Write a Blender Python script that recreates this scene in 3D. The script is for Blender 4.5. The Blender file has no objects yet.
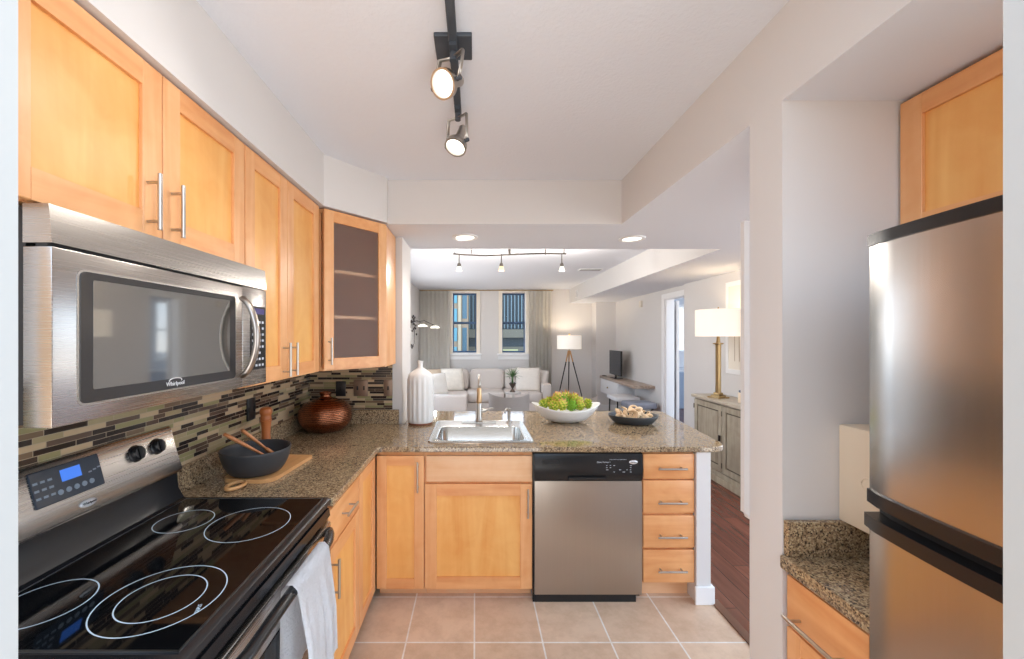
import bpy, bmesh, math, random
from mathutils import Vector, Matrix
C = bpy.context.scene.collection
S = bpy.context.scene
R = math.radians
PI = math.pi

# ---------------------------------------------------------------- camera, sky, exposure
EYE = 1.49
cam_d = bpy.data.cameras.new('camera')
cam = bpy.data.objects.new('camera', cam_d); C.objects.link(cam)
cam.location = (0, 0, EYE); cam.rotation_euler = (R(90), 0, 0)
cam_d.sensor_width = 36; cam_d.lens = 400 / 1024 * 36
cam_d.shift_x = 37 / 1024; cam_d.shift_y = 7.5 / 1024
cam_d.clip_start = 0.02; cam_d.clip_end = 300
S.camera = cam
S.view_settings.view_transform = 'Standard'
S.view_settings.look = 'None'
S.view_settings.gamma = 1.0
S.view_settings.use_curve_mapping = False
S.view_settings.exposure = 0.5
S.cycles.max_bounces = 10
S.cycles.diffuse_bounces = 6
S.cycles.sample_clamp_indirect = 4
S.cycles.use_denoising = True

w = bpy.data.worlds.new('sky'); S.world = w; w.use_nodes = True
nt = w.node_tree; nt.nodes.clear()
wo = nt.nodes.new('ShaderNodeOutputWorld'); bg = nt.nodes.new('ShaderNodeBackground')
tc = nt.nodes.new('ShaderNodeTexCoord'); sep = nt.nodes.new('ShaderNodeSeparateXYZ')
rp = nt.nodes.new('ShaderNodeValToRGB')
nt.links.new(tc.outputs['Generated'], sep.inputs[0])
hm = nt.nodes.new('ShaderNodeMath'); hm.operation = 'MULTIPLY_ADD'; hm.inputs[1].default_value = .5; hm.inputs[2].default_value = .5
nt.links.new(sep.outputs['Z'], hm.inputs[0]); nt.links.new(hm.outputs[0], rp.inputs[0])
nt.links.new(rp.outputs[0], bg.inputs[0]); nt.links.new(bg.outputs[0], wo.inputs[0])
rp.color_ramp.elements[0].position = 0.47; rp.color_ramp.elements[0].color = (0.98, 0.97, 0.95, 1)
e_ = rp.color_ramp.elements.new(.53); e_.color = (0.70, 0.84, 1.0, 1); rp.color_ramp.elements[2].position = .8
rp.color_ramp.elements[2].color = (0.62, 0.78, 1.0, 1)
bg.inputs[1].default_value = 3.0

def lamp(name, kind, loc, power, color=(1, .93, .84), size=.05, rot=None, **kw):
    l = bpy.data.lights.new(name, kind); l.energy = power; l.color = color
    if kind == 'AREA':
        l.shape = kw.get('shape', 'DISK'); l.size = size
        if l.shape == 'RECTANGLE': l.size_y = kw['size_y']
    else: l.shadow_soft_size = size
    if kind == 'SPOT': l.spot_size = R(kw.get('angle', 100)); l.spot_blend = .6
    o = bpy.data.objects.new(name, l); C.objects.link(o); o.location = loc
    if rot: o.rotation_euler = rot
    return o

# ---------------------------------------------------------------- materials
def nodes(name):
    m = bpy.data.materials.new(name); m.use_nodes = True
    n = m.node_tree
    return m, n, n.nodes['Principled BSDF']
def rgb(r, g, b):
    f = lambda c: (c / 255 / 12.92) if c / 255 <= .04045 else ((c / 255 + .055) / 1.055) ** 2.4
    return (f(r), f(g), f(b), 1)
def plain(name, col, rough=.5, metal=0, spec=.5, bump=0, bscale=200, var=0, vscale=6, **kw):
    m, n, p = nodes(name)
    p.inputs['Base Color'].default_value = col
    p.inputs['Roughness'].default_value = rough
    p.inputs['Metallic'].default_value = metal
    p.inputs['Specular IOR Level'].default_value = spec
    for k, v in kw.items(): p.inputs[k.replace('_', ' ')].default_value = v
    if bump or var:
        t = n.nodes.new('ShaderNodeTexCoord')
    if bump:
        no = n.nodes.new('ShaderNodeTexNoise'); no.inputs['Scale'].default_value = bscale; no.inputs['Detail'].default_value = 3
        b = n.nodes.new('ShaderNodeBump'); b.inputs['Strength'].default_value = bump; b.inputs['Distance'].default_value = .004
        n.links.new(t.outputs['Object'], no.inputs['Vector']); n.links.new(no.outputs['Fac'], b.inputs['Height'])
        n.links.new(b.outputs[0], p.inputs['Normal'])
    if var:
        no = n.nodes.new('ShaderNodeTexNoise'); no.inputs['Scale'].default_value = vscale; no.inputs['Detail'].default_value = 4
        mx = n.nodes.new('ShaderNodeMix'); mx.data_type = 'RGBA'
        mx.inputs['A'].default_value = tuple(c * (1 - var) for c in col[:3]) + (1,)
        mx.inputs['B'].default_value = tuple(min(1, c * (1 + var)) for c in col[:3]) + (1,)
        n.links.new(t.outputs['Object'], no.inputs['Vector']); n.links.new(no.outputs['Fac'], mx.inputs['Factor'])
        n.links.new(mx.outputs['Result'], p.inputs['Base Color'])
    return m
def emit(name, col, strength):
    m, n, p = nodes(name)
    p.inputs['Base Color'].default_value = (0, 0, 0, 1)
    p.inputs['Emission Color'].default_value = col; p.inputs['Emission Strength'].default_value = strength
    return m
def ramp(n, stops, interp='LINEAR'):
    r = n.nodes.new('ShaderNodeValToRGB'); r.color_ramp.interpolation = interp
    e = r.color_ramp.elements
    while len(e) < len(stops): e.new(.5)
    for i, (p, c) in enumerate(stops): e[i].position = p; e[i].color = c
    return r
def wood(name, c1, c2, axis='z', rough=.35, scale=1.0, figure=.5):
    m, n, p = nodes(name)
    t = n.nodes.new('ShaderNodeTexCoord'); oi = n.nodes.new('ShaderNodeObjectInfo')
    mp = n.nodes.new('ShaderNodeMapping')
    s = {'x': (1.2, 14, 14), 'y': (14, 1.2, 14), 'z': (14, 14, 1.2)}[axis]
    mp.inputs['Scale'].default_value = tuple(v * scale for v in s)
    cb = n.nodes.new('ShaderNodeCombineXYZ')
    mu = n.nodes.new('ShaderNodeMath'); mu.operation = 'MULTIPLY'; mu.inputs[1].default_value = 37
    n.links.new(oi.outputs['Random'], mu.inputs[0])
    for i in range(3): n.links.new(mu.outputs[0], cb.inputs[i])
    n.links.new(t.outputs['Object'], mp.inputs['Vector']); n.links.new(cb.outputs[0], mp.inputs['Location'])
    no = n.nodes.new('ShaderNodeTexNoise'); no.inputs['Scale'].default_value = 1.6; no.inputs['Detail'].default_value = 6
    no.inputs['Distortion'].default_value = figure
    n.links.new(mp.outputs[0], no.inputs['Vector'])
    n2 = n.nodes.new('ShaderNodeTexNoise'); n2.inputs['Scale'].default_value = 9; n2.inputs['Detail'].default_value = 3
    n2.inputs['Distortion'].default_value = 1.0
    n.links.new(t.outputs['Object'], n2.inputs['Vector'])
    ad = n.nodes.new('ShaderNodeMath'); ad.operation = 'MULTIPLY_ADD'; ad.inputs[1].default_value = .45
    n.links.new(n2.outputs['Fac'], ad.inputs[0]); n.links.new(no.outputs['Fac'], ad.inputs[2])
    r = ramp(n, [(.45, c1), (.95, c2)])
    n.links.new(ad.outputs[0], r.inputs[0]); n.links.new(r.outputs[0], p.inputs['Base Color'])
    p.inputs['Roughness'].default_value = rough
    return m
def granite():
    m, n, p = nodes('speckled granite')
    t = n.nodes.new('ShaderNodeTexCoord')
    v = n.nodes.new('ShaderNodeTexVoronoi'); v.inputs['Scale'].default_value = 230
    wn = n.nodes.new('ShaderNodeTexNoise'); wn.inputs['Scale'].default_value = 70; wn.inputs['Detail'].default_value = 5
    n.links.new(t.outputs['Object'], v.inputs['Vector']); n.links.new(t.outputs['Object'], wn.inputs['Vector'])
    sp = n.nodes.new('ShaderNodeSeparateColor'); n.links.new(v.outputs['Color'], sp.inputs[0])
    r = ramp(n, [(0, rgb(62, 52, 44)), (.08, rgb(108, 90, 72)), (.22, rgb(150, 126, 98)), (.50, rgb(168, 145, 112)), (.75, rgb(186, 166, 132)), (.93, rgb(124, 106, 88))], 'CONSTANT')
    n.links.new(sp.outputs[0], r.inputs[0])
    r2 = ramp(n, [(.36, (.3, .26, .24, 1)), (.46, (1, 1, 1, 1))])
    n.links.new(wn.outputs['Fac'], r2.inputs[0])
    mx = n.nodes.new('ShaderNodeMix'); mx.data_type = 'RGBA'; mx.blend_type = 'MULTIPLY'; mx.inputs['Factor'].default_value = .7
    n.links.new(r.outputs[0], mx.inputs['A']); n.links.new(r2.outputs[0], mx.inputs['B'])
    n.links.new(mx.outputs['Result'], p.inputs['Base Color'])
    p.inputs['Roughness'].default_value = .07; p.inputs['IOR'].default_value = 1.65
    return m
def mosaic(axis):
    """thin linear mosaic tiles, random lengths and colours"""
    m, n, p = nodes('linear mosaic tile ' + axis)
    t = n.nodes.new('ShaderNodeTexCoord'); sx = n.nodes.new('ShaderNodeSeparateXYZ'); n.links.new(t.outputs['Object'], sx.inputs[0])
    def M(op, a, b=None):
        k = n.nodes.new('ShaderNodeMath'); k.operation = op
        for i, q in enumerate((a, b)):
            if q is None: continue
            if isinstance(q, (int, float)): k.inputs[i].default_value = q
            else: n.links.new(q, k.inputs[i])
        return k.outputs[0]
    def WN(a, b):
        c = n.nodes.new('ShaderNodeCombineXYZ'); n.links.new(a, c.inputs[0])
        if isinstance(b, (int, float)): c.inputs[1].default_value = b
        else: n.links.new(b, c.inputs[1])
        k = n.nodes.new('ShaderNodeTexWhiteNoise'); k.noise_dimensions = '2D'; n.links.new(c.outputs[0], k.inputs['Vector'])
        return k.outputs['Value']
    vz = M('DIVIDE', sx.outputs['Z'], .0165); row = M('FLOOR', vz); fz = M('FRACT', vz)
    u = M('ADD', M('DIVIDE', sx.outputs[axis.upper()], .21), M('MULTIPLY', WN(row, 3.3), 9.0))
    i = M('FLOOR', u); f = M('FRACT', u)
    s = M('ADD', M('MULTIPLY', WN(i, row), .5), .25)
    sub = M('GREATER_THAN', f, s)
    idn = M('ADD', M('MULTIPLY', i, 2), sub)
    val = WN(idn, row)
    r = ramp(n, [(0, rgb(44, 36, 34)), (.27, rgb(88, 70, 58)), (.42, rgb(146, 140, 100)), (.52, rgb(190, 166, 134)), (.70, rgb(160, 146, 112)), (.86, rgb(118, 98, 78))], 'CONSTANT')
    n.links.new(val, r.inputs[0])
    g1 = M('LESS_THAN', fz, .10)
    g2 = M('LESS_THAN', f, .010)
    g3 = M('LESS_THAN', M('ABSOLUTE', M('SUBTRACT', f, s)), .005)
    g = M('MAXIMUM', g1, M('MAXIMUM', g2, g3))
    mx = n.nodes.new('ShaderNodeMix'); mx.data_type = 'RGBA'
    n.links.new(g, mx.inputs['Factor']); n.links.new(r.outputs[0], mx.inputs['A']); mx.inputs['B'].default_value = rgb(166, 150, 126)
    n.links.new(mx.outputs['Result'], p.inputs['Base Color'])
    ro = M('ADD', M('MULTIPLY', g, .5), M('MULTIPLY', WN(idn, 7.7), .3)); n.links.new(ro, p.inputs['Roughness'])
    b = n.nodes.new('ShaderNodeBump'); b.invert = True; b.inputs['Strength'].default_value = .5; b.inputs['Distance'].default_value = .002
    n.links.new(g, b.inputs['Height']); n.links.new(b.outputs[0], p.inputs['Normal'])
    return m
def floor_tile():
    m, n, p = nodes('beige ceramic floor tile')
    t = n.nodes.new('ShaderNodeTexCoord'); mp = n.nodes.new('ShaderNodeMapping')
    mp.inputs['Location'].default_value = (0.003, -1.951 + 34 * .3415, 0)
    n.links.new(t.outputs['Object'], mp.inputs['Vector'])
    br = n.nodes.new('ShaderNodeTexBrick'); br.offset = 0; br.squash = 1
    br.inputs['Scale'].default_value = 1; br.inputs['Brick Width'].default_value = .3335; br.inputs['Row Height'].default_value = .3415
    br.inputs['Mortar Size'].default_value = .0045; br.inputs['Mortar Smooth'].default_value = .2
    br.inputs['Color1'].default_value = rgb(222, 196, 170); br.inputs['Color2'].default_value = rgb(208, 180, 154)
    br.inputs['Mortar'].default_value = rgb(236, 232, 226)
    n.links.new(mp.outputs[0], br.inputs['Vector'])
    no = n.nodes.new('ShaderNodeTexNoise'); no.inputs['Scale'].default_value = 9; no.inputs['Detail'].default_value = 8; no.inputs['Roughness'].default_value = .7
    n.links.new(t.outputs['Object'], no.inputs['Vector'])
    r = ramp(n, [(.34, (.76, .70, .64, 1)), (.58, (1.0, 1.0, 1.0, 1))]); n.links.new(no.outputs['Fac'], r.inputs[0])
    mx = n.nodes.new('ShaderNodeMix'); mx.data_type = 'RGBA'; mx.blend_type = 'MULTIPLY'; mx.inputs['Factor'].default_value = .7
    n.links.new(br.outputs['Color'], mx.inputs['A']); n.links.new(r.outputs[0], mx.inputs['B'])
    n.links.new(mx.outputs['Result'], p.inputs['Base Color'])
    b = n.nodes.new('ShaderNodeBump'); b.invert = True; b.inputs['Strength'].default_value = .4; b.inputs['Distance'].default_value = .003
    n.links.new(br.outputs['Fac'], b.inputs['Height']); n.links.new(b.outputs[0], p.inputs['Normal'])
    p.inputs['Roughness'].default_value = .4
    return m
def planks():
    m, n, p = nodes('dark hardwood planks')
    t = n.nodes.new('ShaderNodeTexCoord'); mp = n.nodes.new('ShaderNodeMapping'); mp.inputs['Rotation'].default_value = (0, 0, R(90))
    n.links.new(t.outputs['Object'], mp.inputs['Vector'])
    br = n.nodes.new('ShaderNodeTexBrick'); br.offset = .37
    br.inputs['Scale'].default_value = 1; br.inputs['Brick Width'].default_value = 1.1; br.inputs['Row Height'].default_value = .12
    br.inputs['Mortar Size'].default_value = .002
    br.inputs['Color1'].default_value = rgb(122, 72, 56); br.inputs['Color2'].default_value = rgb(94, 54, 44); br.inputs['Mortar'].default_value = rgb(40, 26, 22)
    n.links.new(mp.outputs[0], br.inputs['Vector'])
    no = n.nodes.new('ShaderNodeTexNoise'); no.inputs['Scale'].default_value = 3; no.inputs['Detail'].default_value = 6
    m2 = n.nodes.new('ShaderNodeMapping'); m2.inputs['Scale'].default_value = (12, 1, 1)
    n.links.new(t.outputs['Object'], m2.inputs['Vector']); n.links.new(m2.outputs[0], no.inputs['Vector'])
    r = ramp(n, [(.3, (.6, .55, .5, 1)), (.7, (1.1, 1.1, 1.1, 1))]); n.links.new(no.outputs['Fac'], r.inputs[0])
    mx = n.nodes.new('ShaderNodeMix'); mx.data_type = 'RGBA'; mx.blend_type = 'MULTIPLY'; mx.inputs['Factor'].default_value = .8
    n.links.new(br.outputs['Color'], mx.inputs['A']); n.links.new(r.outputs[0], mx.inputs['B'])
    n.links.new(mx.outputs['Result'], p.inputs['Base Color']); p.inputs['Roughness'].default_value = .22
    return m
def steel(name, col, rough, axis, amp=.05):
    m, n, p = nodes(name)
    p.inputs['Metallic'].default_value = 1
    t = n.nodes.new('ShaderNodeTexCoord'); mp = n.nodes.new('ShaderNodeMapping')
    mp.inputs['Scale'].default_value = {'x': (1, 3, 260), 'z': (260, 3, 1)}[axis]
    no = n.nodes.new('ShaderNodeTexNoise'); no.inputs['Scale'].default_value = 1.5; no.inputs['Detail'].default_value = 2
    n.links.new(t.outputs['Object'], mp.inputs['Vector']); n.links.new(mp.outputs[0], no.inputs['Vector'])
    r = ramp(n, [(0, tuple(c * .94 for c in col[:3]) + (1,)), (1, tuple(min(1, c * 1.05) for c in col[:3]) + (1,))]); n.links.new(no.outputs['Fac'], r.inputs[0])
    n.links.new(r.outputs[0], p.inputs['Base Color'])
    mr = n.nodes.new('ShaderNodeMapRange'); mr.inputs['To Min'].default_value = rough - amp / 2; mr.inputs['To Max'].default_value = rough + amp / 2
    n.links.new(no.outputs['Fac'], mr.inputs['Value']); n.links.new(mr.outputs[0], p.inputs['Roughness'])
    return m
def ceiling_mat():
    m = plain('textured white ceiling paint', rgb(228, 231, 238), .9, bump=.55, bscale=75)
    return m

M_WALL = plain('warm grey wall paint', rgb(218, 215, 213), .8)
M_CEIL = ceiling_mat()
M_FLATCEIL = plain('flat white ceiling paint', rgb(228, 231, 238), .9)
M_TRIM = plain('white trim paint', rgb(238, 238, 238), .35)
M_MAPLE_V = wood('maple upright', rgb(236, 182, 130), rgb(220, 154, 98), 'z')
M_MAPLE_H = wood('maple lying', rgb(238, 180, 124), rgb(218, 148, 92), 'x')
M_MAPLE_P = wood('maple panel', rgb(243, 190, 116), rgb(228, 158, 82), 'z', scale=.35, figure=1.6)
M_MAPLE_PALE = wood('pale maple', rgb(240, 200, 160), rgb(228, 176, 130), 'x')
M_NICKEL = plain('brushed nickel', rgb(190, 185, 178), .28, 1)
M_STEEL_H = steel('stainless brushed lengthways', rgb(178, 174, 170), .27, 'x')
M_STEEL_V = steel('stainless brushed upright', rgb(182, 174, 166), .30, 'z')
M_STEEL_F = steel('stainless refrigerator skin', rgb(196, 192, 188), .24, 'z', .05)
M_SINK = plain('satin sink steel', rgb(214, 212, 208), .22, 1)
M_BLACK = plain('black plastic', rgb(24, 25, 28), .25)
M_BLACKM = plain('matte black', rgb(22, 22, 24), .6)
M_GLASSB = plain('black ceramic glass', rgb(10, 11, 13), .04, IOR=1.6)
M_RING = plain('pale blue ring print', rgb(196, 214, 226), .3)
M_GRAN = granite()
M_MOS_Y = mosaic('y'); M_MOS_X = mosaic('x')
M_TILE = floor_tile(); M_PLANK = planks()
M_WHITE = plain('white ceramic', rgb(232, 232, 230), .35, var=.04, vscale=14)
M_FABRIC = plain('beige upholstery', rgb(206, 196, 188), .95, bump=.3, bscale=300)
M_FABRICL = plain('light cream fabric', rgb(226, 220, 212), .95, bump=.3, bscale=250, var=.08, vscale=9)
M_GREYF = plain('pale grey upholstery', rgb(186, 180, 176), .95, bump=.2, bscale=300)
M_CURT = plain('greige curtain cloth', rgb(246, 242, 234), .95)
M_BRASS = plain('aged brass', rgb(176, 150, 108), .3, 1)
M_GLASS = plain('clear glass', (1, 1, 1, 1), .02, Transmission_Weight=1.0, IOR=1.05)
M_BRONZE = plain('bronze switch plate', rgb(140, 118, 102), .35, .6)
M_COPPER = plain('hammered copper', rgb(148, 92, 64), .22, 1)
def ridged(m):
    n = m.node_tree; p = n.nodes['Principled BSDF']
    t = n.nodes.new('ShaderNodeTexCoord'); wv = n.nodes.new('ShaderNodeTexWave'); wv.bands_direction = 'Z'
    wv.inputs['Scale'].default_value = 28; wv.inputs['Distortion'].default_value = 3.5; wv.inputs['Detail'].default_value = 3; wv.inputs['Detail Scale'].default_value = 4
    b = n.nodes.new('ShaderNodeBump'); b.inputs['Strength'].default_value = .45; b.inputs['Distance'].default_value = .003
    n.links.new(t.outputs['Object'], wv.inputs['Vector']); n.links.new(wv.outputs['Fac'], b.inputs['Height']); n.links.new(b.outputs[0], p.inputs['Normal'])
    r_ = ramp(n, [(0, rgb(92, 56, 42)), (1, rgb(176, 112, 78))]); n.links.new(wv.outputs['Fac'], r_.inputs[0]); n.links.new(r_.outputs[0], p.inputs['Base Color'])
ridged(M_COPPER)

# ---------------------------------------------------------------- helpers
def link(name, bm, mats, parent=None, smooth=False, loc=None, rot=None):
    me = bpy.data.meshes.new(name)
    bmesh.ops.recalc_face_normals(bm, faces=bm.faces[:])
    bm.to_mesh(me); bm.free()
    for m in (mats if isinstance(mats, (list, tuple)) else [mats]): me.materials.append(m)
    if smooth:
        for p_ in me.polygons: p_.use_smooth = True
        if smooth == 'auto':
            me.set_sharp_from_angle(angle=R(40))
    o = bpy.data.objects.new(name, me); C.objects.link(o)
    if parent: o.parent = parent
    if loc: o.location = loc
    if rot: o.rotation_euler = rot
    return o
def box(bm, x0, x1, y0, y1, z0, z1, bev=0, seg=2, mi=0):
    x0, x1 = min(x0, x1), max(x0, x1); y0, y1 = min(y0, y1), max(y0, y1); z0, z1 = min(z0, z1), max(z0, z1)
    r = bmesh.ops.create_cube(bm, size=1, matrix=Matrix.Translation(((x0 + x1) / 2, (y0 + y1) / 2, (z0 + z1) / 2)) @ Matrix.Diagonal((x1 - x0, y1 - y0, z1 - z0, 1)))
    vs = r['verts']
    fs = set(f for v in vs for f in v.link_faces)
    for f in fs: f.material_index = mi
    if bev:
        es = list(set(e for v in vs for e in v.link_edges))
        g = bmesh.ops.bevel(bm, geom=es, offset=bev, segments=seg, profile=.5, affect='EDGES')
        for f in g['faces']: f.material_index = mi
    return vs
def nb(): return bmesh.new()
def bx(name, mats, parent, *a, bev=0, smooth=False, mi=0):
    bm = nb(); box(bm, *a, bev=bev, mi=mi)
    return link(name, bm, mats, parent, smooth='auto' if bev else smooth)
def rod(bm, a, b, r, r2=None, seg=12, cap=True):
    a, b = Vector(a), Vector(b); d = b - a
    q = d.to_track_quat('Z', 'Y').to_matrix().to_4x4()
    bmesh.ops.create_cone(bm, cap_ends=cap, segments=seg, radius1=r, radius2=r if r2 is None else r2, depth=d.length,
                          matrix=Matrix.Translation((a + b) / 2) @ q)
def tube(bm, pts, rad, seg=8, cap=True, flat=None):
    pts = [Vector(p_) for p_ in pts]; rings = []
    up = Vector((0, 0, 1)); N = len(pts)
    for i, p_ in enumerate(pts):
        t = (pts[min(i + 1, N - 1)] - pts[max(i - 1, 0)]).normalized()
        if i == 0:
            ref = up if abs(t.z) < .9 else Vector((1, 0, 0))
            u = t.cross(ref).normalized()
        else:
            u = (u - t * u.dot(t)).normalized()
        v = t.cross(u)
        r = rad[i] if isinstance(rad, (list, tuple)) else rad
        fu = 1 if flat is None else flat
        rings.append([bm.verts.new(p_ + u * (math.cos(2 * PI * k / seg) * r) + v * (math.sin(2 * PI * k / seg) * r * fu)) for k in range(seg)])
    for i in range(N - 1):
        for k in range(seg):
            bm.faces.new((rings[i][k], rings[i][(k + 1) % seg], rings[i + 1][(k + 1) % seg], rings[i + 1][k]))
    if cap:
        bm.faces.new(rings[0]); bm.faces.new(rings[-1])
def lathe(bm, prof, c=(0, 0, 0), seg=32, sx=1, sy=1, flute=0, nf=0):
    rings = []
    for r, z in prof:
        ring = []
        for k in range(seg):
            a = 2 * PI * k / seg
            rr = r * (1 + flute * math.cos(nf * a)) if nf else r
            ring.append(bm.verts.new((c[0] + math.cos(a) * rr * sx, c[1] + math.sin(a) * rr * sy, c[2] + z)))
        rings.append(ring)
    for i in range(len(rings) - 1):
        for k in range(seg):
            bm.faces.new((rings[i][k], rings[i][(k + 1) % seg], rings[i + 1][(k + 1) % seg], rings[i + 1][k]))
    if prof[0][0] > 1e-5: bm.faces.new(rings[0])
    if prof[-1][0] > 1e-5: bm.faces.new(rings[-1])
    bmesh.ops.remove_doubles(bm, verts=bm.verts[:], dist=1e-5)
def prism(bm, poly, z0, z1, mi=0):
    a = [bm.verts.new((x, y, z0)) for x, y in poly]; b = [bm.verts.new((x, y, z1)) for x, y in poly]
    fs = [bm.faces.new(a), bm.faces.new(b)]
    n = len(poly)
    for i in range(n): fs.append(bm.faces.new((a[i], a[(i + 1) % n], b[(i + 1) % n], b[i])))
    for f in fs: f.material_index = mi
    return fs
def sweepx(bm, prof, x0, x1, mi=0):
    """profile of (y,z) points extruded along x"""
    a = [bm.verts.new((x0, y, z)) for y, z in prof]; b = [bm.verts.new((x1, y, z)) for y, z in prof]
    fs = [bm.faces.new(a), bm.faces.new(b)]; n = len(prof)
    for i in range(n): fs.append(bm.faces.new((a[i], a[(i + 1) % n], b[(i + 1) % n], b[i])))
    for f in fs: f.material_index = mi
def cushion(bm, cx, cy, cz, w_, d_, h_, e=.35, n=14, puff=0):
    """soft box: superellipsoid"""
    def sp(v, p_): return math.copysign(abs(v) ** p_, v)
    rings = []
    for i in range(n + 1):
        ph = -PI / 2 + PI * i / n
        ring = []
        for k in range(2 * n):
            th = 2 * PI * k / (2 * n) + .0001
            ring.append(bm.verts.new((cx + w_ / 2 * sp(math.cos(ph), e) * sp(math.cos(th), e), cy + d_ / 2 * sp(math.cos(ph), e) * sp(math.sin(th), e), cz + h_ / 2 * sp(math.sin(ph), e))))
        rings.append(ring)
    for i in range(n):
        for k in range(2 * n):
            bm.faces.new((rings[i][k], rings[i][(k + 1) % (2 * n)], rings[i + 1][(k + 1) % (2 * n)], rings[i + 1][k]))
    bmesh.ops.remove_doubles(bm, verts=bm.verts[:], dist=1e-5)
def pillow(bm, s, h_, t_):
    """square throw pillow in the xz plane, pinched corners"""
    n = 14; vs = {}
    for side in (1, -1):
        for i in range(n + 1):
            for j in range(n + 1):
                u = 2 * i / n - 1; v = 2 * j / n - 1
                th = (max(0, 1 - u ** 4) * max(0, 1 - v ** 4)) ** .6 * t_ / 2
                k = 1 - .06 * (1 - u * u * v * v) * (abs(u) ** 3 + abs(v) ** 3) / 2
                if side == -1 and (i in (0, n) or j in (0, n)): vs[side, i, j] = vs[1, i, j]
                else: vs[side, i, j] = bm.verts.new((u * s / 2 * k, side * th, (v * k + 1) * h_ / 2))
        for i in range(n):
            for j in range(n):
                q = (vs[side, i, j], vs[side, i + 1, j], vs[side, i + 1, j + 1], vs[side, i, j + 1])
                bm.faces.new(q)
def thing(name, label, cat, loc=(0, 0, 0), rz=0, group=None):
    o = bpy.data.objects.new(name, None); C.objects.link(o); o.empty_display_size = .1
    o.location = loc; o.rotation_euler = (0, 0, rz); o['label'] = label; o['category'] = cat
    if group: o['group'] = group
    return o
def tag(o, label, cat, group=None, kind=None):
    o['label'] = label; o['category'] = cat
    if group: o['group'] = group
    if kind: o['kind'] = kind
    return o
def struct(o):
    o['kind'] = 'structure'; return o
def text(name, s, size, mat, parent, loc, rot, ext=.0006, sx=1):
    c = bpy.data.curves.new(name, 'FONT'); c.body = s; c.size = size; c.extrude = ext; c.align_x = 'CENTER'; c.align_y = 'CENTER'
    c.materials.append(mat); c.resolution_u = 3
    o = bpy.data.objects.new(name, c); C.objects.link(o); o.parent = parent; o.location = loc; o.rotation_euler = rot
    me = bpy.data.meshes.new_from_object(o); me.name = name
    q = bpy.data.objects.new(name, me); C.objects.link(q); q.parent = parent; q.location = loc; q.rotation_euler = rot
    bpy.data.objects.remove(o)
    return q
def at(px, py, D): return ((px - 475) / 400 * D, D, EYE - (py - 337) / 400 * D)

# ---------------------------------------------------------------- the setting
CZ = 2.475      # kitchen ceiling
SZ = 2.198      # soffits
LZ = 2.49       # living room ceiling
XL = -1.176     # left wall
def sbox(name, mats, *a):
    bm = nb(); box(bm, *a)
    if isinstance(mats, list):
        for f in bm.faces: f.material_index = 0
        bm.normal_update()
        for f in bm.faces:
            if f.normal.z < -.5: f.material_index = 1
    return struct(link(name, bm, mats))
WC = [M_WALL, M_FLATCEIL]
sbox('floor', M_TILE, -1.5, 1.33, -.35, 2.9, -.05, 0)
fw = nb(); box(fw, -1.4, 6.2, 2.9, 12.8, -.05, -.001); box(fw, 1.33, 6.2, -.5, 2.9, -.05, -.001)
struct(link('floor_wood', fw, M_PLANK))
sbox('trim_1', wood('threshold wood', rgb(120, 80, 60), rgb(90, 58, 44), 'y'), 1.325, 1.37, 1.25, 2.26, 0, .008)
# left wall: kitchen part, then the living room with a wide unseen opening added to let daylight in
bm = nb()
box(bm, XL - .12, XL, .38, 4.5, 0, 2.7); box(bm, XL - .12, XL, 7.15, 8.6, 0, 2.7)
box(bm, XL - .12, XL, 4.5, 7.15, 0, .5); box(bm, XL - .12, XL, 4.5, 7.15, 2.0, 2.7)
struct(link('wall_left', bm, M_WALL))
# stub wall carrying the soffit at the end of the tiled corner
bm = nb(); box(bm, XL, -.516, 2.84, 3.2, 0, SZ)
struct(link('wall_stub', bm, M_WALL))
# far wall with two window openings
WX = [(-.47, .03), (.57, 1.06)]; WZ0, WZ1 = 1.16, 2.42
DF = 8.4
bm = nb()
for a, b in ((XL - .12, WX[0][0]), (WX[0][1], WX[1][0]), (WX[1][1], 3.1)): box(bm, a, b, DF, DF + .28, 0, 2.7)
for a, b in WX: box(bm, a, b, DF, DF + .28, 0, WZ0); box(bm, a, b, DF, DF + .28, WZ1, 2.7)
struct(link('wall_far', bm, M_WALL))
sbox('wall_column', M_WALL, 2.45, 3.0, 8.1, DF, 0, SZ)
# right wall with the bedroom doorway
bm = nb()
box(bm, 2.85, 2.97, 5.98, 8.4, 0, 2.6); box(bm, 2.85, 2.97, 5.36, 5.98, 2.07, 2.6)
box(bm, 2.80, 3.2, 3.45, 5.36, 0, 2.6)
struct(link('wall_right', bm, M_WALL))
bm = nb(); box(bm, 2.825, 2.85, 5.98, 6.06, 0, 2.13); box(bm, 2.825, 2.85, 5.365, 5.98, 2.05, 2.13)
box(bm, 2.85, 2.97, 5.96, 5.98, 0, 2.07); box(bm, 2.85, 2.97, 5.365, 5.96, 2.05, 2.07)
struct(link('trim_2', bm, M_TRIM))
# bedroom shell
M_BLUEW = plain('pale blue grey bedroom paint', rgb(196, 204, 214), .8)
bm = nb()
box(bm, 5.5, 5.62, 5.2, 8.85, 0, 2.6); box(bm, 5.5, 5.62, 10.05, 10.3, 0, 2.6); box(bm, 5.5, 5.62, 11.5, 12.8, 0, 2.6)
for a, b in ((8.85, 10.05), (10.3, 11.5)): box(bm, 5.5, 5.62, a, b, 0, 1.0); box(bm, 5.5, 5.62, a, b, 2.3, 2.6)
box(bm, 2.97, 5.62, 12.8, 12.9, 0, 2.6)
struct(link('wall_bedroom', bm, M_BLUEW))
sbox('ceiling_bedroom', M_FLATCEIL, 2.97, 5.7, 5.3, 12.9, 2.6, 2.7)
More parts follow.
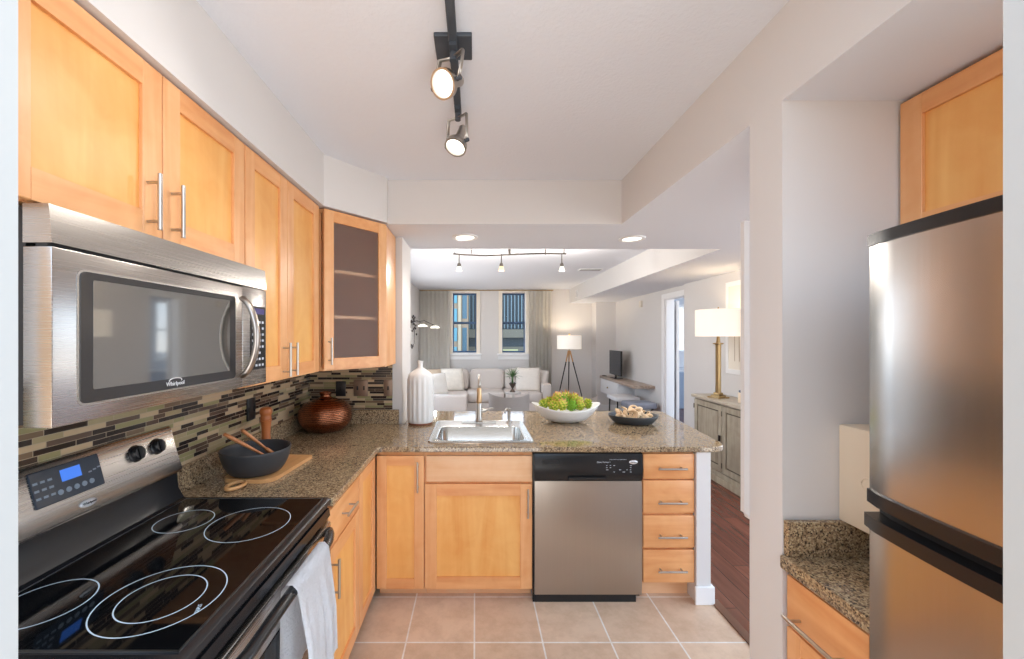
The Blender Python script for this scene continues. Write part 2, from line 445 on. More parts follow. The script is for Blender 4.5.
# ceilings and soffits
bm = nb(); box(bm, XL, 1.0, .38, 2.7, CZ, CZ + .1)
struct(link('ceiling', bm, M_CEIL))
sbox('ceiling_living', M_FLATCEIL, XL, 2.1, 3.1, 8.7, LZ, LZ + .1)
sbox('ceiling_beam', WC, XL, .92, 2.51, 3.22, SZ, CZ + .14)
bm = nb()
box(bm, .92, 2.9, 1.34, 3.22, SZ, CZ + .13)
box(bm, 1.98, 3.0, 3.22, DF, SZ, CZ + .13)
box(bm, .92, 1.75, .30, 1.34, SZ, CZ + .13)
bm.normal_update()
for f in bm.faces:
    if f.normal.z < -.5: f.material_index = 1
struct(link('ceiling_soffit', bm, WC))
bm = nb()
prism(bm, [(XL, .38), (-.815, .38), (-.815, 2.155), (-.545, 2.475), (-.545, 2.51), (XL, 2.51)], SZ, CZ)
bm.normal_update()
for f in bm.faces:
    if f.normal.z < -.5: f.material_index = 1
struct(link('wall_soffit', bm, WC))
# the pillar wall between kitchen and dining side, the refrigerator niche behind it
sbox('wall_pillar', M_WALL, .92, 1.75, 1.197, 1.34, 0, SZ)
sbox('wall_niche', M_WALL, 1.62, 1.75, .30, 1.197, 0, SZ)
bm = nb()
prof = [(.912, .895), (.918, .88), (.95, .862), (.95, 1.880), (.903, 1.880), (.903, .90)]
a = [bm.verts.new((x, 1.341, z)) for x, z in prof]; b = [bm.verts.new((x, 1.36, z)) for x, z in prof]
bm.faces.new(a); bm.faces.new(b)
for i in range(6): bm.faces.new((a[i], a[(i + 1) % 6], b[(i + 1) % 6], b[i]))
struct(link('trim_3', bm, M_WALL))
# doorway the photograph is taken through
M_JAMB = plain('pale grey door frame paint', rgb(186, 189, 188), .5)
sbox('trim_4', M_JAMB, -.72, -.571, .40, .50, 0, 2.7)
sbox('trim_5', M_JAMB, .66, .80, .40, .50, 0, 2.7)
# hall wall behind the viewpoint
sbox('wall_hall', plain('hall wall paint', rgb(214, 204, 192), .8), -1.5, 2.6, -3.1, -3.0, 0, 2.6)
sbox('wall_added_left', plain('tan reflection wall', rgb(206, 170, 134), .6), -1.5, -1.4, -3.1, .38, 0, 2.3)  # unseen wall added so the microwave's steel side reflects tan
# knee wall closing the peninsula
bm = nb(); box(bm, 1.238, 1.317, 2.235, 3.0, 0, .847); box(bm, -.514, 1.238, 2.9, 3.0, 0, .847)
struct(link('wall_peninsula', bm, M_WALL))
bm = nb()
box(bm, 1.225, 1.333, 2.22, 2.235, 0, .10, bev=.004); box(bm, 1.317, 1.333, 2.236, 3.0, 0, .10, bev=.004)
struct(link('baseboard_peninsula', bm, M_TRIM))
bm = nb(); box(bm, 1.22, 2.45, DF - .018, DF, 0, .12); box(bm, 2.45, 2.85, 8.082, 8.1, 0, .12); box(bm, 2.832, 2.85, 6.06, 8.1, 0, .12)
box(bm, 2.785, 2.80, 3.45, 5.36, 0, .12)
struct(link('baseboard_far', bm, M_TRIM))

# windows of the living room: casing, blue sashes, glass
M_SASH = plain('blue sash paint', rgb(44, 76, 112), .4)
M_CASE = plain('cream window casing', rgb(240, 232, 218), .5)
for i, (a, b) in enumerate(WX):
    W = struct(bpy.data.objects.new('window_%d' % (i + 1), None)); C.objects.link(W); W.location = ((a + b) / 2, DF, WZ0)
    hw = (b - a) / 2; H = WZ1 - WZ0
    bm = nb()
    box(bm, -hw - .075, -hw, -.03, 0, -.02, H + .06); box(bm, hw, hw + .075, -.03, 0, -.02, H + .06)
    box(bm, -hw, hw, -.03, 0, H, H + .06)
    link('window_casing', bm, M_CASE, W)
    bm = nb(); box(bm, -hw - .11, hw + .11, -.09, 0, -.045, -.02, bev=.004); box(bm, -hw - .09, hw + .09, -.025, 0, -.14, -.045)
    link('window_sill', bm, M_TRIM, W)
    bm = nb(); t_ = .035
    for z0, z1 in ((0, H * .52), (H * .48, H)):
        y_ = .12 if z0 == 0 else .16
        box(bm, -hw, -hw + .022, y_, y_ + .03, z0, z1); box(bm, hw - .022, hw, y_, y_ + .03, z0, z1)
        box(bm, -hw + .022, hw - .022, y_, y_ + .03, z0, z0 + t_); box(bm, -hw + .022, hw - .022, y_, y_ + .03, z1 - t_, z1)
    link('window_sash', bm, M_SASH, W)
    bm = nb(); box(bm, -hw + .02, hw - .02, .133, .137, .02, H * .5); box(bm, -hw + .02, hw - .02, .173, .177, H * .5, H - .02)
    link('window_pane', bm, M_GLASS, W)
# bedroom windows with vertical blinds
M_BLIND = plain('vertical blind vane', rgb(222, 226, 230), .6)
for i, (a, b) in enumerate(((8.85, 10.05), (10.3, 11.5))):
    W = struct(bpy.data.objects.new('window_%d' % (i + 3), None)); C.objects.link(W); W.location = (5.5, (a + b) / 2, 1.0)
    hw = (b - a) / 2; H = 1.3
    bm = nb()
    box(bm, 0, .1, -hw, -hw + .04, 0, H); box(bm, 0, .1, hw - .04, hw, 0, H); box(bm, 0, .1, -hw + .04, hw - .04, 0, .04); box(bm, 0, .1, -hw + .04, hw - .04, H - .04, H)
    box(bm, .03, .07, -hw + .04, hw - .04, H / 2 - .02, H / 2 + .02); box(bm, -.04, 0, -hw - .05, hw + .05, -.04, 0)
    link('window_frame', bm, M_SASH if i else M_TRIM, W)
    bm = nb()
    n = 13
    for k in range(n):
        y_ = -hw + .06 + (2 * hw - .12) * k / (n - 1)
        vs = box(bm, -.04, .035, -.002, .002, .03, H - .02)
        bmesh.ops.rotate(bm, verts=vs, cent=(0, 0, 0), matrix=Matrix.Rotation(R(35), 3, 'Z')); bmesh.ops.translate(bm, verts=vs, vec=(-.05, y_, 0))
    box(bm, -.1, -.01, -hw, hw, H - .02, H + .04)
    link('vertical_blind', bm, M_BLIND, W)

# ---------------------------------------------------------------- backsplash tile and stone
def slabmesh(name, mat, *a): return struct(sbox(name, mat, *a))
slabmesh('wall_tile_left', M_MOS_Y, XL, XL + .008, .5, 2.84, .80, 1.34)
slabmesh('wall_tile_back', M_MOS_X, XL + .008, -.585, 2.828, 2.84, .98, 1.34)

# ---------------------------------------------------------------- cabinets (local frame: x along the front, -y out of the front, z up)
def bar_handle(parent, x, z0, z1, horiz=False, y=-.0, L=None):
    bm = nb(); o = .032
    if horiz:
        rod(bm, (z0, y - o, x), (z1, y - o, x), .0055)
        for q in (z0 + .022, z1 - .022): rod(bm, (q, y - o, x), (q, y + .001, x), .0042, seg=8)
    else:
        rod(bm, (x, y - o, z0), (x, y - o, z1), .0055)
        for q in (z0 + .022, z1 - .022): rod(bm, (x, y - o, q), (x, y + .001, q), .0042, seg=8)
    return link('handle', bm, M_NICKEL, parent, smooth='auto')
def shaker(root, x0, x1, z0, z1, fr=.062, name='door', pane=False, th=.02, pmat=None):
    bm = nb()
    box(bm, x0, x0 + fr, -th, 0, z0, z1, bev=.0015, seg=1); box(bm, x1 - fr, x1, -th, 0, z0, z1, bev=.0015, seg=1)
    box(bm, x0 + fr, x1 - fr, -th + .0006, 0, z0, z0 + fr, mi=1); box(bm, x0 + fr, x1 - fr, -th + .0006, 0, z1 - fr, z1, mi=1)
    d = link(name, bm, [M_MAPLE_V, M_MAPLE_H], root)
    bm = nb()
    if not pane:
        box(bm, x0 + fr - .003, x1 - fr + .003, -th + .010, -.002, z0 + fr - .003, z1 - fr + .003)
        link('panel', bm, pmat or M_MAPLE_P, d)
    else:
        box(bm, x0 + fr - .002, x1 - fr + .002, -th + .010, -th + .014, z0 + fr - .002, z1 - fr + .002)
        link('glass_pane', bm, pane, d)
    return d
def slab(root, x0, x1, z0, z1, mat=None, name='drawer'):
    bm = nb(); box(bm, x0, x1, -.02, 0, z0, z1, bev=.0025)
    return link(name, bm, mat or M_MAPLE_H, root, smooth='auto')
def carcass(root, w_, d_, z0, z1, gap=0):
    bm = nb(); box(bm, .0005, w_ - .0005, .0, d_, z0, z1)
    return link('carcass', bm, [M_MAPLE_V], root)

G_UP = 'maple wall cabinets over the left counter'
t = thing('wall_cabinet', 'two-door maple cabinet mounted directly above the microwave', 'cabinet', (-.8525, .686, 0), PI / 2)
carcass(t, .762, .32, 1.745, 2.192)
d = shaker(t, .003, .379, 1.748, 2.188); bar_handle(d, .331, 1.762, 1.905, y=-.02)
d = shaker(t, .383, .759, 1.748, 2.188); bar_handle(d, .412, 1.762, 1.905, y=-.02)
t = thing('wall_cabinet', 'tall two-door maple cabinet between the microwave and the glass corner cabinet', 'cabinet', (-.8525, 1.449, 0), PI / 2)
carcass(t, .705, .32, 1.303, 2.192)
d = shaker(t, .003, .324, 1.306, 2.188); bar_handle(d, .287, 1.318, 1.465, y=-.02)
d = shaker(t, .328, .685, 1.306, 2.188); bar_handle(d, .356, 1.318, 1.465, y=-.02)
# diagonal corner cabinet with a frosted pane
t = thing('corner_cabinet', 'diagonal maple corner cabinet with frosted glass door and shelves', 'cabinet', (-.8325, 2.172, 0), 0)
A = Vector((0, 0)); B = Vector((.272, .325))
bm = nb()
def wallseg(p_, q_, th, z0, z1):
    p_, q_ = Vector(p_), Vector(q_); dd = (q_ - p_).normalized(); nn = Vector((-dd.y, dd.x)) * th
    prism(bm, [p_[:], q_[:], (q_ + nn)[:], (p_ + nn)[:]], z0, z1)
poly = [(.0, .018), (.255, .325), (.272, .325), (.272, .652), (-.335, .652), (-.335, .018)]
prism(bm, poly, 1.303, 1.323); prism(bm, poly, 2.172, 2.192)
wallseg((.272, .325), (.272, .652), .018, 1.323, 2.172)
wallseg((.252, .652), (-.335, .652), .012, 1.323, 2.172)
wallseg((-.335, .64), (-.335, .018), .012, 1.323, 2.172)
wallseg((-.323, .018), (-.01, .018), .014, 1.323, 2.172)
link('carcass', bm, M_MAPLE_V, t)
for z in (1.595, 1.855):
    bm = nb(); prism(bm, [(.0, .06), (.235, .335), (.25, .35), (.25, .63), (-.32, .63), (-.32, .06)], z, z + .019)
    link('shelf', bm, M_MAPLE_PALE, t)
M_FROST = plain('frosted cabinet glass', rgb(236, 230, 226), .32, Transmission_Weight=.93, IOR=1.12)
ang = math.atan2(B.y, B.x); Ld = B.length
dr = bpy.data.objects.new('door', None)
bm = nb(); fr = .062; z0, z1 = 1.312, 2.186
box(bm, .004, fr, -.02, 0, z0, z1, bev=.0015, seg=1); box(bm, Ld - fr, Ld - .004, -.02, 0, z0, z1, bev=.0015, seg=1)
box(bm, fr, Ld - fr, -.0194, 0, z0, z0 + fr, mi=1); box(bm, fr, Ld - fr, -.0194, 0, z1 - fr, z1, mi=1)
bmesh.ops.rotate(bm, verts=bm.verts[:], cent=(0, 0, 0), matrix=Matrix.Rotation(ang, 3, 'Z'))
d = link('door', bm, [M_MAPLE_V, M_MAPLE_H], t)
bm = nb(); box(bm, fr - .002, Ld - fr + .002, -.010, -.006, z0 + fr - .002, z1 - fr + .002)
bmesh.ops.rotate(bm, verts=bm.verts[:], cent=(0, 0, 0), matrix=Matrix.Rotation(ang, 3, 'Z'))
link('glass_pane', bm, M_FROST, d)
h = bar_handle(d, .03, 1.34, 1.486, y=-.02); h.rotation_euler = (0, 0, ang)

# base cabinets
ZT = .822; ZB = .074
t = thing('base_cabinet', 'maple base cabinet with drawer over door, next to the range', 'cabinet', (-.577, 1.518, 0), PI / 2)
bm = nb(); box(bm, .0005, .4135, 0, .58, ZB, .846); link('carcass', bm, M_MAPLE_V, t)
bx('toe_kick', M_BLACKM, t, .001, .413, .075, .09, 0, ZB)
d = slab(t, .004, .411, .672, ZT); bar_handle(d, .75, .14, .275, True, y=-.02)
d = shaker(t, .004, .411, ZB, .664); bar_handle(d, .03, .48, .63, y=-.02)
t = thing('base_cabinet', 'narrow full-height maple door cabinet left of the inside corner', 'cabinet', (-.577, 1.933, 0), PI / 2)
bm = nb(); box(bm, .0005, .30, 0, .58, ZB, .846); link('carcass', bm, M_MAPLE_V, t)
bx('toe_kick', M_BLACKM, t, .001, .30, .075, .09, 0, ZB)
shaker(t, .003, .302, ZB, ZT, fr=.055)
FY = 2.267
t = thing('base_cabinet', 'narrow full-height maple cabinet facing the camera, right of the inside corner', 'cabinet', (-.555, FY, 0))
bm = nb(); box(bm, .0005, .27, 0, .6, ZB, .846); link('carcass', bm, M_MAPLE_V, t)
bx('toe_kick', M_MAPLE_PALE, t, .001, .27, .06, .075, 0, ZB)
d = shaker(t, .002, .268, ZB, ZT, fr=.055); bar_handle(d, .236, .627, .795, y=-.02)
t = thing('sink_cabinet', 'maple cabinet under the sink with false drawer front and one door', 'cabinet', (-.284, FY, 0))
bm = nb(); box(bm, .0005, .608, 0, .03, ZB, .846); box(bm, .0005, .018, .03, .6, ZB, .846); box(bm, .59, .608, .03, .6, ZB, .846); box(bm, .018, .59, .03, .6, ZB, ZB + .018)
link('carcass', bm, M_MAPLE_V, t)
bx('toe_kick', M_MAPLE_PALE, t, .001, .608, .06, .075, 0, ZB)
slab(t, .01, .604, .677, ZT, M_MAPLE_PALE, name='false_drawer')
d = shaker(t, .002, .604, ZB, .664, fr=.066); bar_handle(d, .578, .485, .645, y=-.02)
t = thing('drawer_cabinet', 'maple stack of four drawers right of the dishwasher', 'cabinet', (.942, FY, 0))
bm = nb(); box(bm, .0005, .293, 0, .6, .10, .846); link('carcass', bm, M_MAPLE_V, t)
bx('toe_kick', M_MAPLE_PALE, t, .001, .293, .06, .075, 0, .10)
for z0, z1, zh in ((.694, .834, .757), (.503, .684, .567), (.307, .487, .377), (.11, .293, .187)):
    d = slab(t, .004, .291, z0, z1); bar_handle(d, zh, .075, .235, True, y=-.02)
# right base cabinet (faces the left)
t = thing('base_cabinet', 'small maple cabinet with drawers beside the refrigerator', 'cabinet', (.938, 1.192, -.008), -PI / 2)
bm = nb(); box(bm, .012, .262, 0, .68, .08, .80); link('carcass', bm, M_MAPLE_V, t)
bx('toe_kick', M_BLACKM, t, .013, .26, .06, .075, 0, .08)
d = slab(t, .014, .26, .655, .80); bar_handle(d, .695, .04, .22, True, y=-.02)
shaker(t, .014, .26, .085, .648, fr=.05)
# cabinet above the refrigerator
t = thing('wall_cabinet', 'maple cabinet set deep above the refrigerator', 'cabinet', (1.284, 1.194, 0), -PI / 2)
bm = nb(); box(bm, .0, .85, 0, .345, 1.78, 2.192); link('carcass', bm, M_MAPLE_V, t)
shaker(t, .004, .42, 1.784, 2.182, fr=.058); shaker(t, .424, .846, 1.784, 2.182, fr=.058)

# ---------------------------------------------------------------- worktops
def rounded_poly(pts, rads, n=8):
    out = []
    N = len(pts)
    for i in range(N):
        p_ = Vector(pts[i]); r = rads[i]
        if r == 0: out.append(p_[:]); continue
        a = (Vector(pts[i - 1]) - p_).normalized(); b = (Vector(pts[(i + 1) % N]) - p_).normalized()
        half = a.angle(b) / 2; dd = r / math.tan(half)
        c = p_ + (a + b).normalized() * (r / math.sin(half))
        s = p_ + a * dd; e = p_ + b * dd
        a0 = math.atan2((s - c).y, (s - c).x); a1 = math.atan2((e - c).y, (e - c).x)
        da = (a1 - a0 + PI) % (2 * PI) - PI
        for k in range(n + 1):
            q = a0 + da * k / n; out.append((c.x + r * math.cos(q), c.y + r * math.sin(q)))
    return out
ZC = .879
# L-shaped stone top with the sink cut-out (built as convex strips around the hole)
outline = rounded_poly([(XL + .012, 1.512), (-.536, 1.512), (-.536, 2.222), (1.415, 2.222), (1.54, 3.31), (-.50, 3.31), (-.50, 2.815), (XL + .012, 2.815)],
                       [0, 0, .02, .11, .05, 0, 0, 0])
def top_with_hole(name, outl, hole, z0, z1, mat, bev=.006):
    bm = nb()
    def ring(z, pts): return [bm.verts.new((x, y, z)) for x, y in pts]
    def cap(z):
        o_ = ring(z, outl); es = []
        for i in range(len(o_)): es.append(bm.edges.new((o_[i], o_[(i + 1) % len(o_)])))
        h_ = []
        if hole:
            h_ = ring(z, hole)
            for i in range(len(h_)): es.append(bm.edges.new((h_[i], h_[(i + 1) % len(h_)])))
        bmesh.ops.triangle_fill(bm, use_beauty=True, edges=es, use_dissolve=False)
        return o_, h_
    a, ha = cap(z0); b, hb = cap(z1)
    for p_, q_ in ((a, b), (ha, hb)):
        n = len(p_)
        for i in range(n): bm.faces.new((p_[i], p_[(i + 1) % n], q_[(i + 1) % n], q_[i]))
    bmesh.ops.recalc_face_normals(bm, faces=bm.faces[:])
    if bev:
        es = [e for e in bm.edges if len(e.link_faces) == 2 and abs(e.link_faces[0].normal.dot(e.link_faces[1].normal)) < .3 and abs(e.verts[0].co.z - e.verts[1].co.z) < 1e-6]
        es = [e for e in es if e.verts[0] in set(b) or e.verts[0] in set(a)]
        bmesh.ops.bevel(bm, geom=es, offset=bev, segments=3, profile=.5, affect='EDGES')
    return link(name, bm, mat, None)
SK = (-.277, .345, 2.306, 2.90)   # sink rim
hole = [(SK[0] + .02, SK[2] + .02), (SK[1] - .02, SK[2] + .02), (SK[1] - .02, SK[3] - .02), (SK[0] + .02, SK[3] - .02)]
o = top_with_hole('countertop', outline, hole, ZC - .031, ZC, M_GRAN)
tag(o, 'L-shaped speckled brown granite countertop of the left run and peninsula', 'countertop')
bm = nb(); box(bm, XL + .009, XL + .03, 1.512, 2.822, ZC + .0005, ZC + .10, bev=.002); box(bm, XL + .031, -.535, 2.803, 2.824, ZC + .0005, ZC + .10, bev=.002)
tag(link('backsplash_upstand', bm, M_GRAN), 'low granite upstand along the mosaic wall behind the left counter', 'backsplash')
t = thing('countertop', 'small granite countertop with upstand beside the refrigerator', 'countertop', (.909, 1.195, -.010), -PI / 2)
bx('slab', M_GRAN, t, .0, .31, 0, .70, .812, .852, bev=.005)
bx('upstand', M_GRAN, t, .0, .02, .012, .70, .8525, .955, bev=.002)

# ---------------------------------------------------------------- sink, faucet, dispenser
t = thing('sink', 'stainless steel drop-in kitchen sink set into the peninsula', 'sink', ((SK[0] + SK[1]) / 2, (SK[2] + SK[3]) / 2, ZC))
hw = (SK[1] - SK[0]) / 2; hd = (SK[3] - SK[2]) / 2
bi = (-.262, .262, -.247, .115)   # basin mouth in local x0,x1,y0,y1
def rr(x0, x1, y0, y1, r, n=5): return rounded_poly([(x0, y0), (x1, y0), (x1, y1), (x0, y1)], [r] * 4, n)
bm = nb()
o1 = rr(-hw, hw, -hd, hd, .03); i1 = rr(*bi, .05)
lv = [(rr(-hw, hw, -hd, hd, .03), .001), (rr(-hw + .006, hw - .006, -hd + .006, hd - .006, .026), .007),
      (rr(-hw + .02, hw - .02, -hd + .02, hd - .02, .02), .0045),
      (rr(bi[0] - .012, bi[1] + .012, bi[2] - .012, bi[3] + .012, .055), .0045), (rr(*bi, .05), .002),
      (rr(bi[0] + .01, bi[1] - .01, bi[2] + .01, bi[3] - .01, .045), -.15), (rr(bi[0] + .03, bi[1] - .03, bi[2] + .03, bi[3] - .03, .03), -.172)]
rings = [[bm.verts.new((x, y, z)) for x, y in pl] for pl, z in lv]
for i in range(len(rings) - 1):
    n = len(rings[i])
    for k in range(n): bm.faces.new((rings[i][k], rings[i][(k + 1) % n], rings[i + 1][(k + 1) % n], rings[i + 1][k]))
bm.faces.new(rings[-1])
link('basin', bm, M_SINK, t, smooth='auto')
bm = nb(); lathe(bm, [(.0, -.1695), (.03, -.1695), (.042, -.1665), (.045, -.171)], (0, -.06, 0), 20); link('drain', bm, M_NICKEL, t, smooth=True)
fx = at(479, 400, 2.83)[0]
t = thing('faucet', 'tall brushed pull-down kitchen faucet behind the sink', 'faucet', (fx, 2.83, ZC + .0045))
bm = nb(); box(bm, -.12, .12, -.028, .028, 0, .008, bev=.003); link('deck_plate', bm, M_NICKEL, t)
bm = nb(); lathe(bm, [(.026, .008), (.024, .03), (.019, .05), (.019, .13), (.014, .15)], seg=20); link('body', bm, M_NICKEL, t, smooth=True)
bm = nb()
pts = [(0, 0, .14), (0, 0, .26)] + [(0, -.06 + .06 * math.cos(a_ * PI / 8), .26 + .075 * math.sin(a_ * PI / 8)) for a_ in range(1, 9)]
tube(bm, pts, .0115, 12); link('spout', bm, M_NICKEL, t, smooth=True)
bm = nb(); lathe(bm, [(.012, .262), (.016, .25), (.019, .17), (.017, .16)], (0, -.12, 0), 16); link('spray_head', bm, plain('warm brushed brass nickel', rgb(204, 172, 134), .3, 1), t, smooth=True)
bm = nb(); rod(bm, (.015, 0, .085), (.05, 0, .088), .014); tube(bm, [(.045, 0, .088), (.075, -.005, .10), (.10, -.01, .105)], [.009, .007, .006]); link('lever', bm, M_NICKEL, t, smooth='auto')
t = thing('soap_dispenser', 'short brushed soap dispenser right of the kitchen faucet', 'dispenser', (at(509, 400, 2.83)[0], 2.83, ZC + .0045))
bm = nb(); lathe(bm, [(.02, 0), (.02, .008), (.011, .014), (.011, .08), (.014, .085), (.014, .10), (.0, .106)], seg=16); link('post', bm, M_NICKEL, t, smooth='auto')
bm = nb(); tube(bm, [(0, 0, .094), (-.02, -.03, .104), (-.03, -.055, .098), (-.034, -.066, .084)], [.009, .008, .007, .006]); link('nozzle', bm, M_NICKEL, t, smooth=True)

# ---------------------------------------------------------------- dishwasher
M_INK = plain('pale print', rgb(190, 196, 204), .4)
M_BADGE = plain('silver badge', rgb(226, 226, 228), .25, .3)
t = thing('dishwasher', 'stainless dishwasher with black control panel under the peninsula', 'dishwasher', (.3305, 2.262, 0))
bx('tub', M_BLACKM, t, .004, .604, .012, .60, .02, .832)
bm = nb(); sweepx(bm, [(.01, .045), (-.018, .045), (-.026, .15), (-.028, .4), (-.026, .6), (-.02, .682), (.01, .682)], .004, .604); link('door', bm, M_STEEL_V, t, smooth='auto')
bm = nb(); sweepx(bm, [(.01, .684), (-.02, .684), (-.03, .70), (-.034, .75), (-.03, .828), (-.02, .842), (.01, .842)], .003, .605)
pn = link('control_panel', bm, M_BLACK, t, smooth='auto')
bm = nb(); sweepx(bm, [(-.032, .694), (-.040, .700), (-.041, .710), (-.033, .712)], .19, .40); link('latch_handle', bm, M_BLACKM, pn)
bx('vent_slot', M_BLACKM, pn, .045, .14, -.034, -.032, .782, .804)
bm = nb()
lathe(bm, [(.0, .0), (.024, 0), (.022, .003), (0, .004)], seg=24)
b_ = link('badge', bm, M_BADGE, pn, smooth=True, loc=(.552, -.0335, .793), rot=(R(90), 0, 0)); b_.scale = (1, .5, 1)
text('badge_text', 'Whirlpool', .0085, M_BLACKM, pn, (.552, -.0378, .793), (R(90), 0, 0))
text('brand_text', 'Quiet Partner I', .012, M_INK, pn, (.385, -.0355, .793), (R(90), 0, 0))
bm = nb()
random.seed(4)
for r_ in range(4):
    for c_ in range(7):
        if random.random() < .65:
            x_ = .40 + c_ * .020 + (.012 if c_ > 2 else 0); z_ = .773 - r_ * .012
            box(bm, x_, x_ + random.uniform(.006, .014), -.0355, -.0345, z_, z_ + .003)
for c_ in range(12): box(bm, .42 + c_ * .008, .424 + c_ * .008, -.0345, -.0335, .806, .8085)
link('button_print', bm, M_INK, pn)['kind'] = 'stuff'
bx('kick_plate', M_BLACKM, t, .004, .575, -.012, .01, .0, .043)
bx('side_strip', M_BLACK, t, -.006, .003, -.012, .02, .0, .83)

# ---------------------------------------------------------------- range
t = thing('range', 'stainless electric range with black glass cooktop against the left wall', 'range', (-.56, .747, 0), PI / 2)
W_ = .762
bx('body', plain('dark range side', rgb(60, 54, 50), .35, .3), t, .003, W_ - .003, .03, .595, .02, .85)
bm = nb(); sweepx(bm, [(-.010, .855), (-.018, .868), (-.014, .880), (-.004, .8855), (.52, .8855), (.52, .850), (-.004, .850)], 0, W_)
ct = link('cooktop', bm, M_BLACK, t, smooth='auto')
bx('glass_top', M_GLASSB, ct, .022, W_ - .022, .010, .512, .8857, .8885)
bm = nb()
box(bm, .018, W_ - .018, .512, .515, .8857, .8893); box(bm, .018, .0215, .008, .512, .8857, .8893); box(bm, W_ - .0215, W_ - .018, .008, .512, .8857, .8893); box(bm, .018, W_ - .018, .0065, .0095, .8857, .8893)
link('glass_border', bm, plain('satin edge trim', rgb(150, 155, 160), .3, 1), ct)
def ann(x, y, r, wd=.0028):
    bm = nb(); n = 64
    a_ = [bm.verts.new((x + math.cos(2 * PI * k / n) * (r - wd), y + math.sin(2 * PI * k / n) * (r - wd), .8889)) for k in range(n)]
    b_ = [bm.verts.new((x + math.cos(2 * PI * k / n) * r, y + math.sin(2 * PI * k / n) * r, .8889)) for k in range(n)]
    for k in range(n): bm.faces.new((a_[k], a_[(k + 1) % n], b_[(k + 1) % n], b_[k]))
    link('burner_ring', bm, M_RING, ct)
def loc_r(X, D): return D - .747, -(X + .56)
for X, D, r in ((-.722, .925, .128), (-.722, .925, .087), (-.728, 1.29, .122), (-.95, 1.308, .084), (-.972, .905, .09)):
    ann(*loc_r(X, D), r)
text('burner_text', 'TRIPLE', .011, M_RING, ct, (loc_r(-.612, .885)[0], loc_r(-.612, .885)[1], .8889), (0, 0, R(20)), ext=.0002)
# sloping backguard
bm = nb(); sweepx(bm, [(.515, .885), (.535, .89), (.555, .925), (.562, .985), (.60, .985), (.60, .85), (.515, .85)], .004, W_ - .004)
link('backguard_base', bm, M_BLACK, t, smooth='auto')
bm = nb(); sweepx(bm, [(.548, .986), (.544, .998), (.560, 1.045), (.587, 1.145), (.594, 1.153), (.614, 1.153), (.614, .986)], .0, W_)
bg_ = link('backguard', bm, M_STEEL_H, t, smooth='auto')
# panel plane runs (y,z) from (.545,1.045) to (.572,1.145)
pdir = Vector((0, .027, .1)).normalized(); pn_rot = (math.atan2(.1, .027), 0, 0)
def on_panel(x, s): return (x, .560 + .027 * s, 1.045 + .1 * s)
def panel_box(name, mat, x0, x1, s0, s1, th, bev=.003):
    cx = (x0 + x1) / 2; c_ = on_panel(cx, (s0 + s1) / 2); hgt = (s1 - s0) * .1036
    bm = nb(); box(bm, -(x1 - x0) / 2, (x1 - x0) / 2, -hgt / 2, hgt / 2, 0, th, bev=bev)
    return link(name, bm, mat, bg_, loc=c_, rot=pn_rot)
dp = panel_box('control_display', plain('slate control glass', rgb(44, 54, 66), .12), .272, .462, .02, .93, .004)
def on_disp(name, mat, x0, x1, v0, v1, th=.001):
    bm = nb(); box(bm, x0, x1, v0, v1, .004, .004 + th); return link(name, bm, mat, dp)
on_disp('clock_screen', emit('blue clock display', (.05, .2, .8, 1), .8), -.02, .035, .0, .032)
bm = nb()
random.seed(8)
for i in range(5): bmesh.ops.create_cone(bm, cap_ends=True, segments=14, radius1=.0075, radius2=.007, depth=.0015, matrix=Matrix.Translation((-.03 + i * .022, -.025, .0048)))
for i in range(3):
    for j in range(3): box(bm, -.09 + i * .018, -.079 + i * .018, -.026 + j * .02, -.02 + j * .02, .004, .005)
for i in range(3): box(bm, .055 + i * .014, .064 + i * .014, .0 + i * .003, .004 + i * .003, .004, .005)
link('keypad', bm, plain('keypad grey', rgb(120, 134, 148), .4), dp)
for x_ in (.590, .678):
    c_ = on_panel(x_, .55)
    bm = nb(); lathe(bm, [(.028, 0), (.028, .003), (.024, .005), (.023, .016), (.020, .019), (0, .019)], seg=28)
    k_ = link('knob', bm, M_BLACK, bg_, smooth='auto', loc=c_, rot=pn_rot)
    bm = nb(); box(bm, -.005, .005, -.020, .020, .0185, .025, bev=.002); link('knob_grip', bm, M_BLACKM, k_)
bm = nb(); lathe(bm, [(.0, 0), (.026, 0), (.024, .003), (0, .004)], seg=28)
o = link('badge', bm, M_BADGE, bg_, smooth=True, loc=(.40, .549, 1.015), rot=pn_rot); o.scale = (1, .42, 1)
text('badge_text', 'Whirlpool', .0095, M_BLACKM, bg_, (.40, .544, 1.0165), pn_rot)
# front: vent lip, oven door, handle, drawer
bm = nb(); sweepx(bm, [(.03, .848), (-.012, .848), (-.016, .82), (.03, .80)], .006, W_ - .006); link('vent_trim', bm, M_BLACK, t, smooth='auto')
bm = nb(); box(bm, .004, W_ - .004, -.018, .03, .26, .798, bev=.004); dr = link('oven_door', bm, M_STEEL_H, t, smooth='auto')
bx('oven_window', M_GLASSB, dr, .13, W_ - .13, -.021, -.017, .38, .68, bev=.001)
bm = nb()
pts = []
for k in range(25):
    u = k / 24; pts.append((.03 + u * (W_ - .06), -.018 - .034 * min(1, math.sin(PI * u) * 2.2) ** .7 - .004 * math.sin(PI * u), .775 + .012 * math.sin(PI * u)))
tube(bm, pts, .017, 10, flat=.75); hd_ = link('handle', bm, M_BLACK, dr, smooth=True)
bm = nb(); box(bm, .004, W_ - .004, -.018, .03, .06, .25, bev=.004); link('storage_drawer', bm, M_STEEL_H, t, smooth='auto')
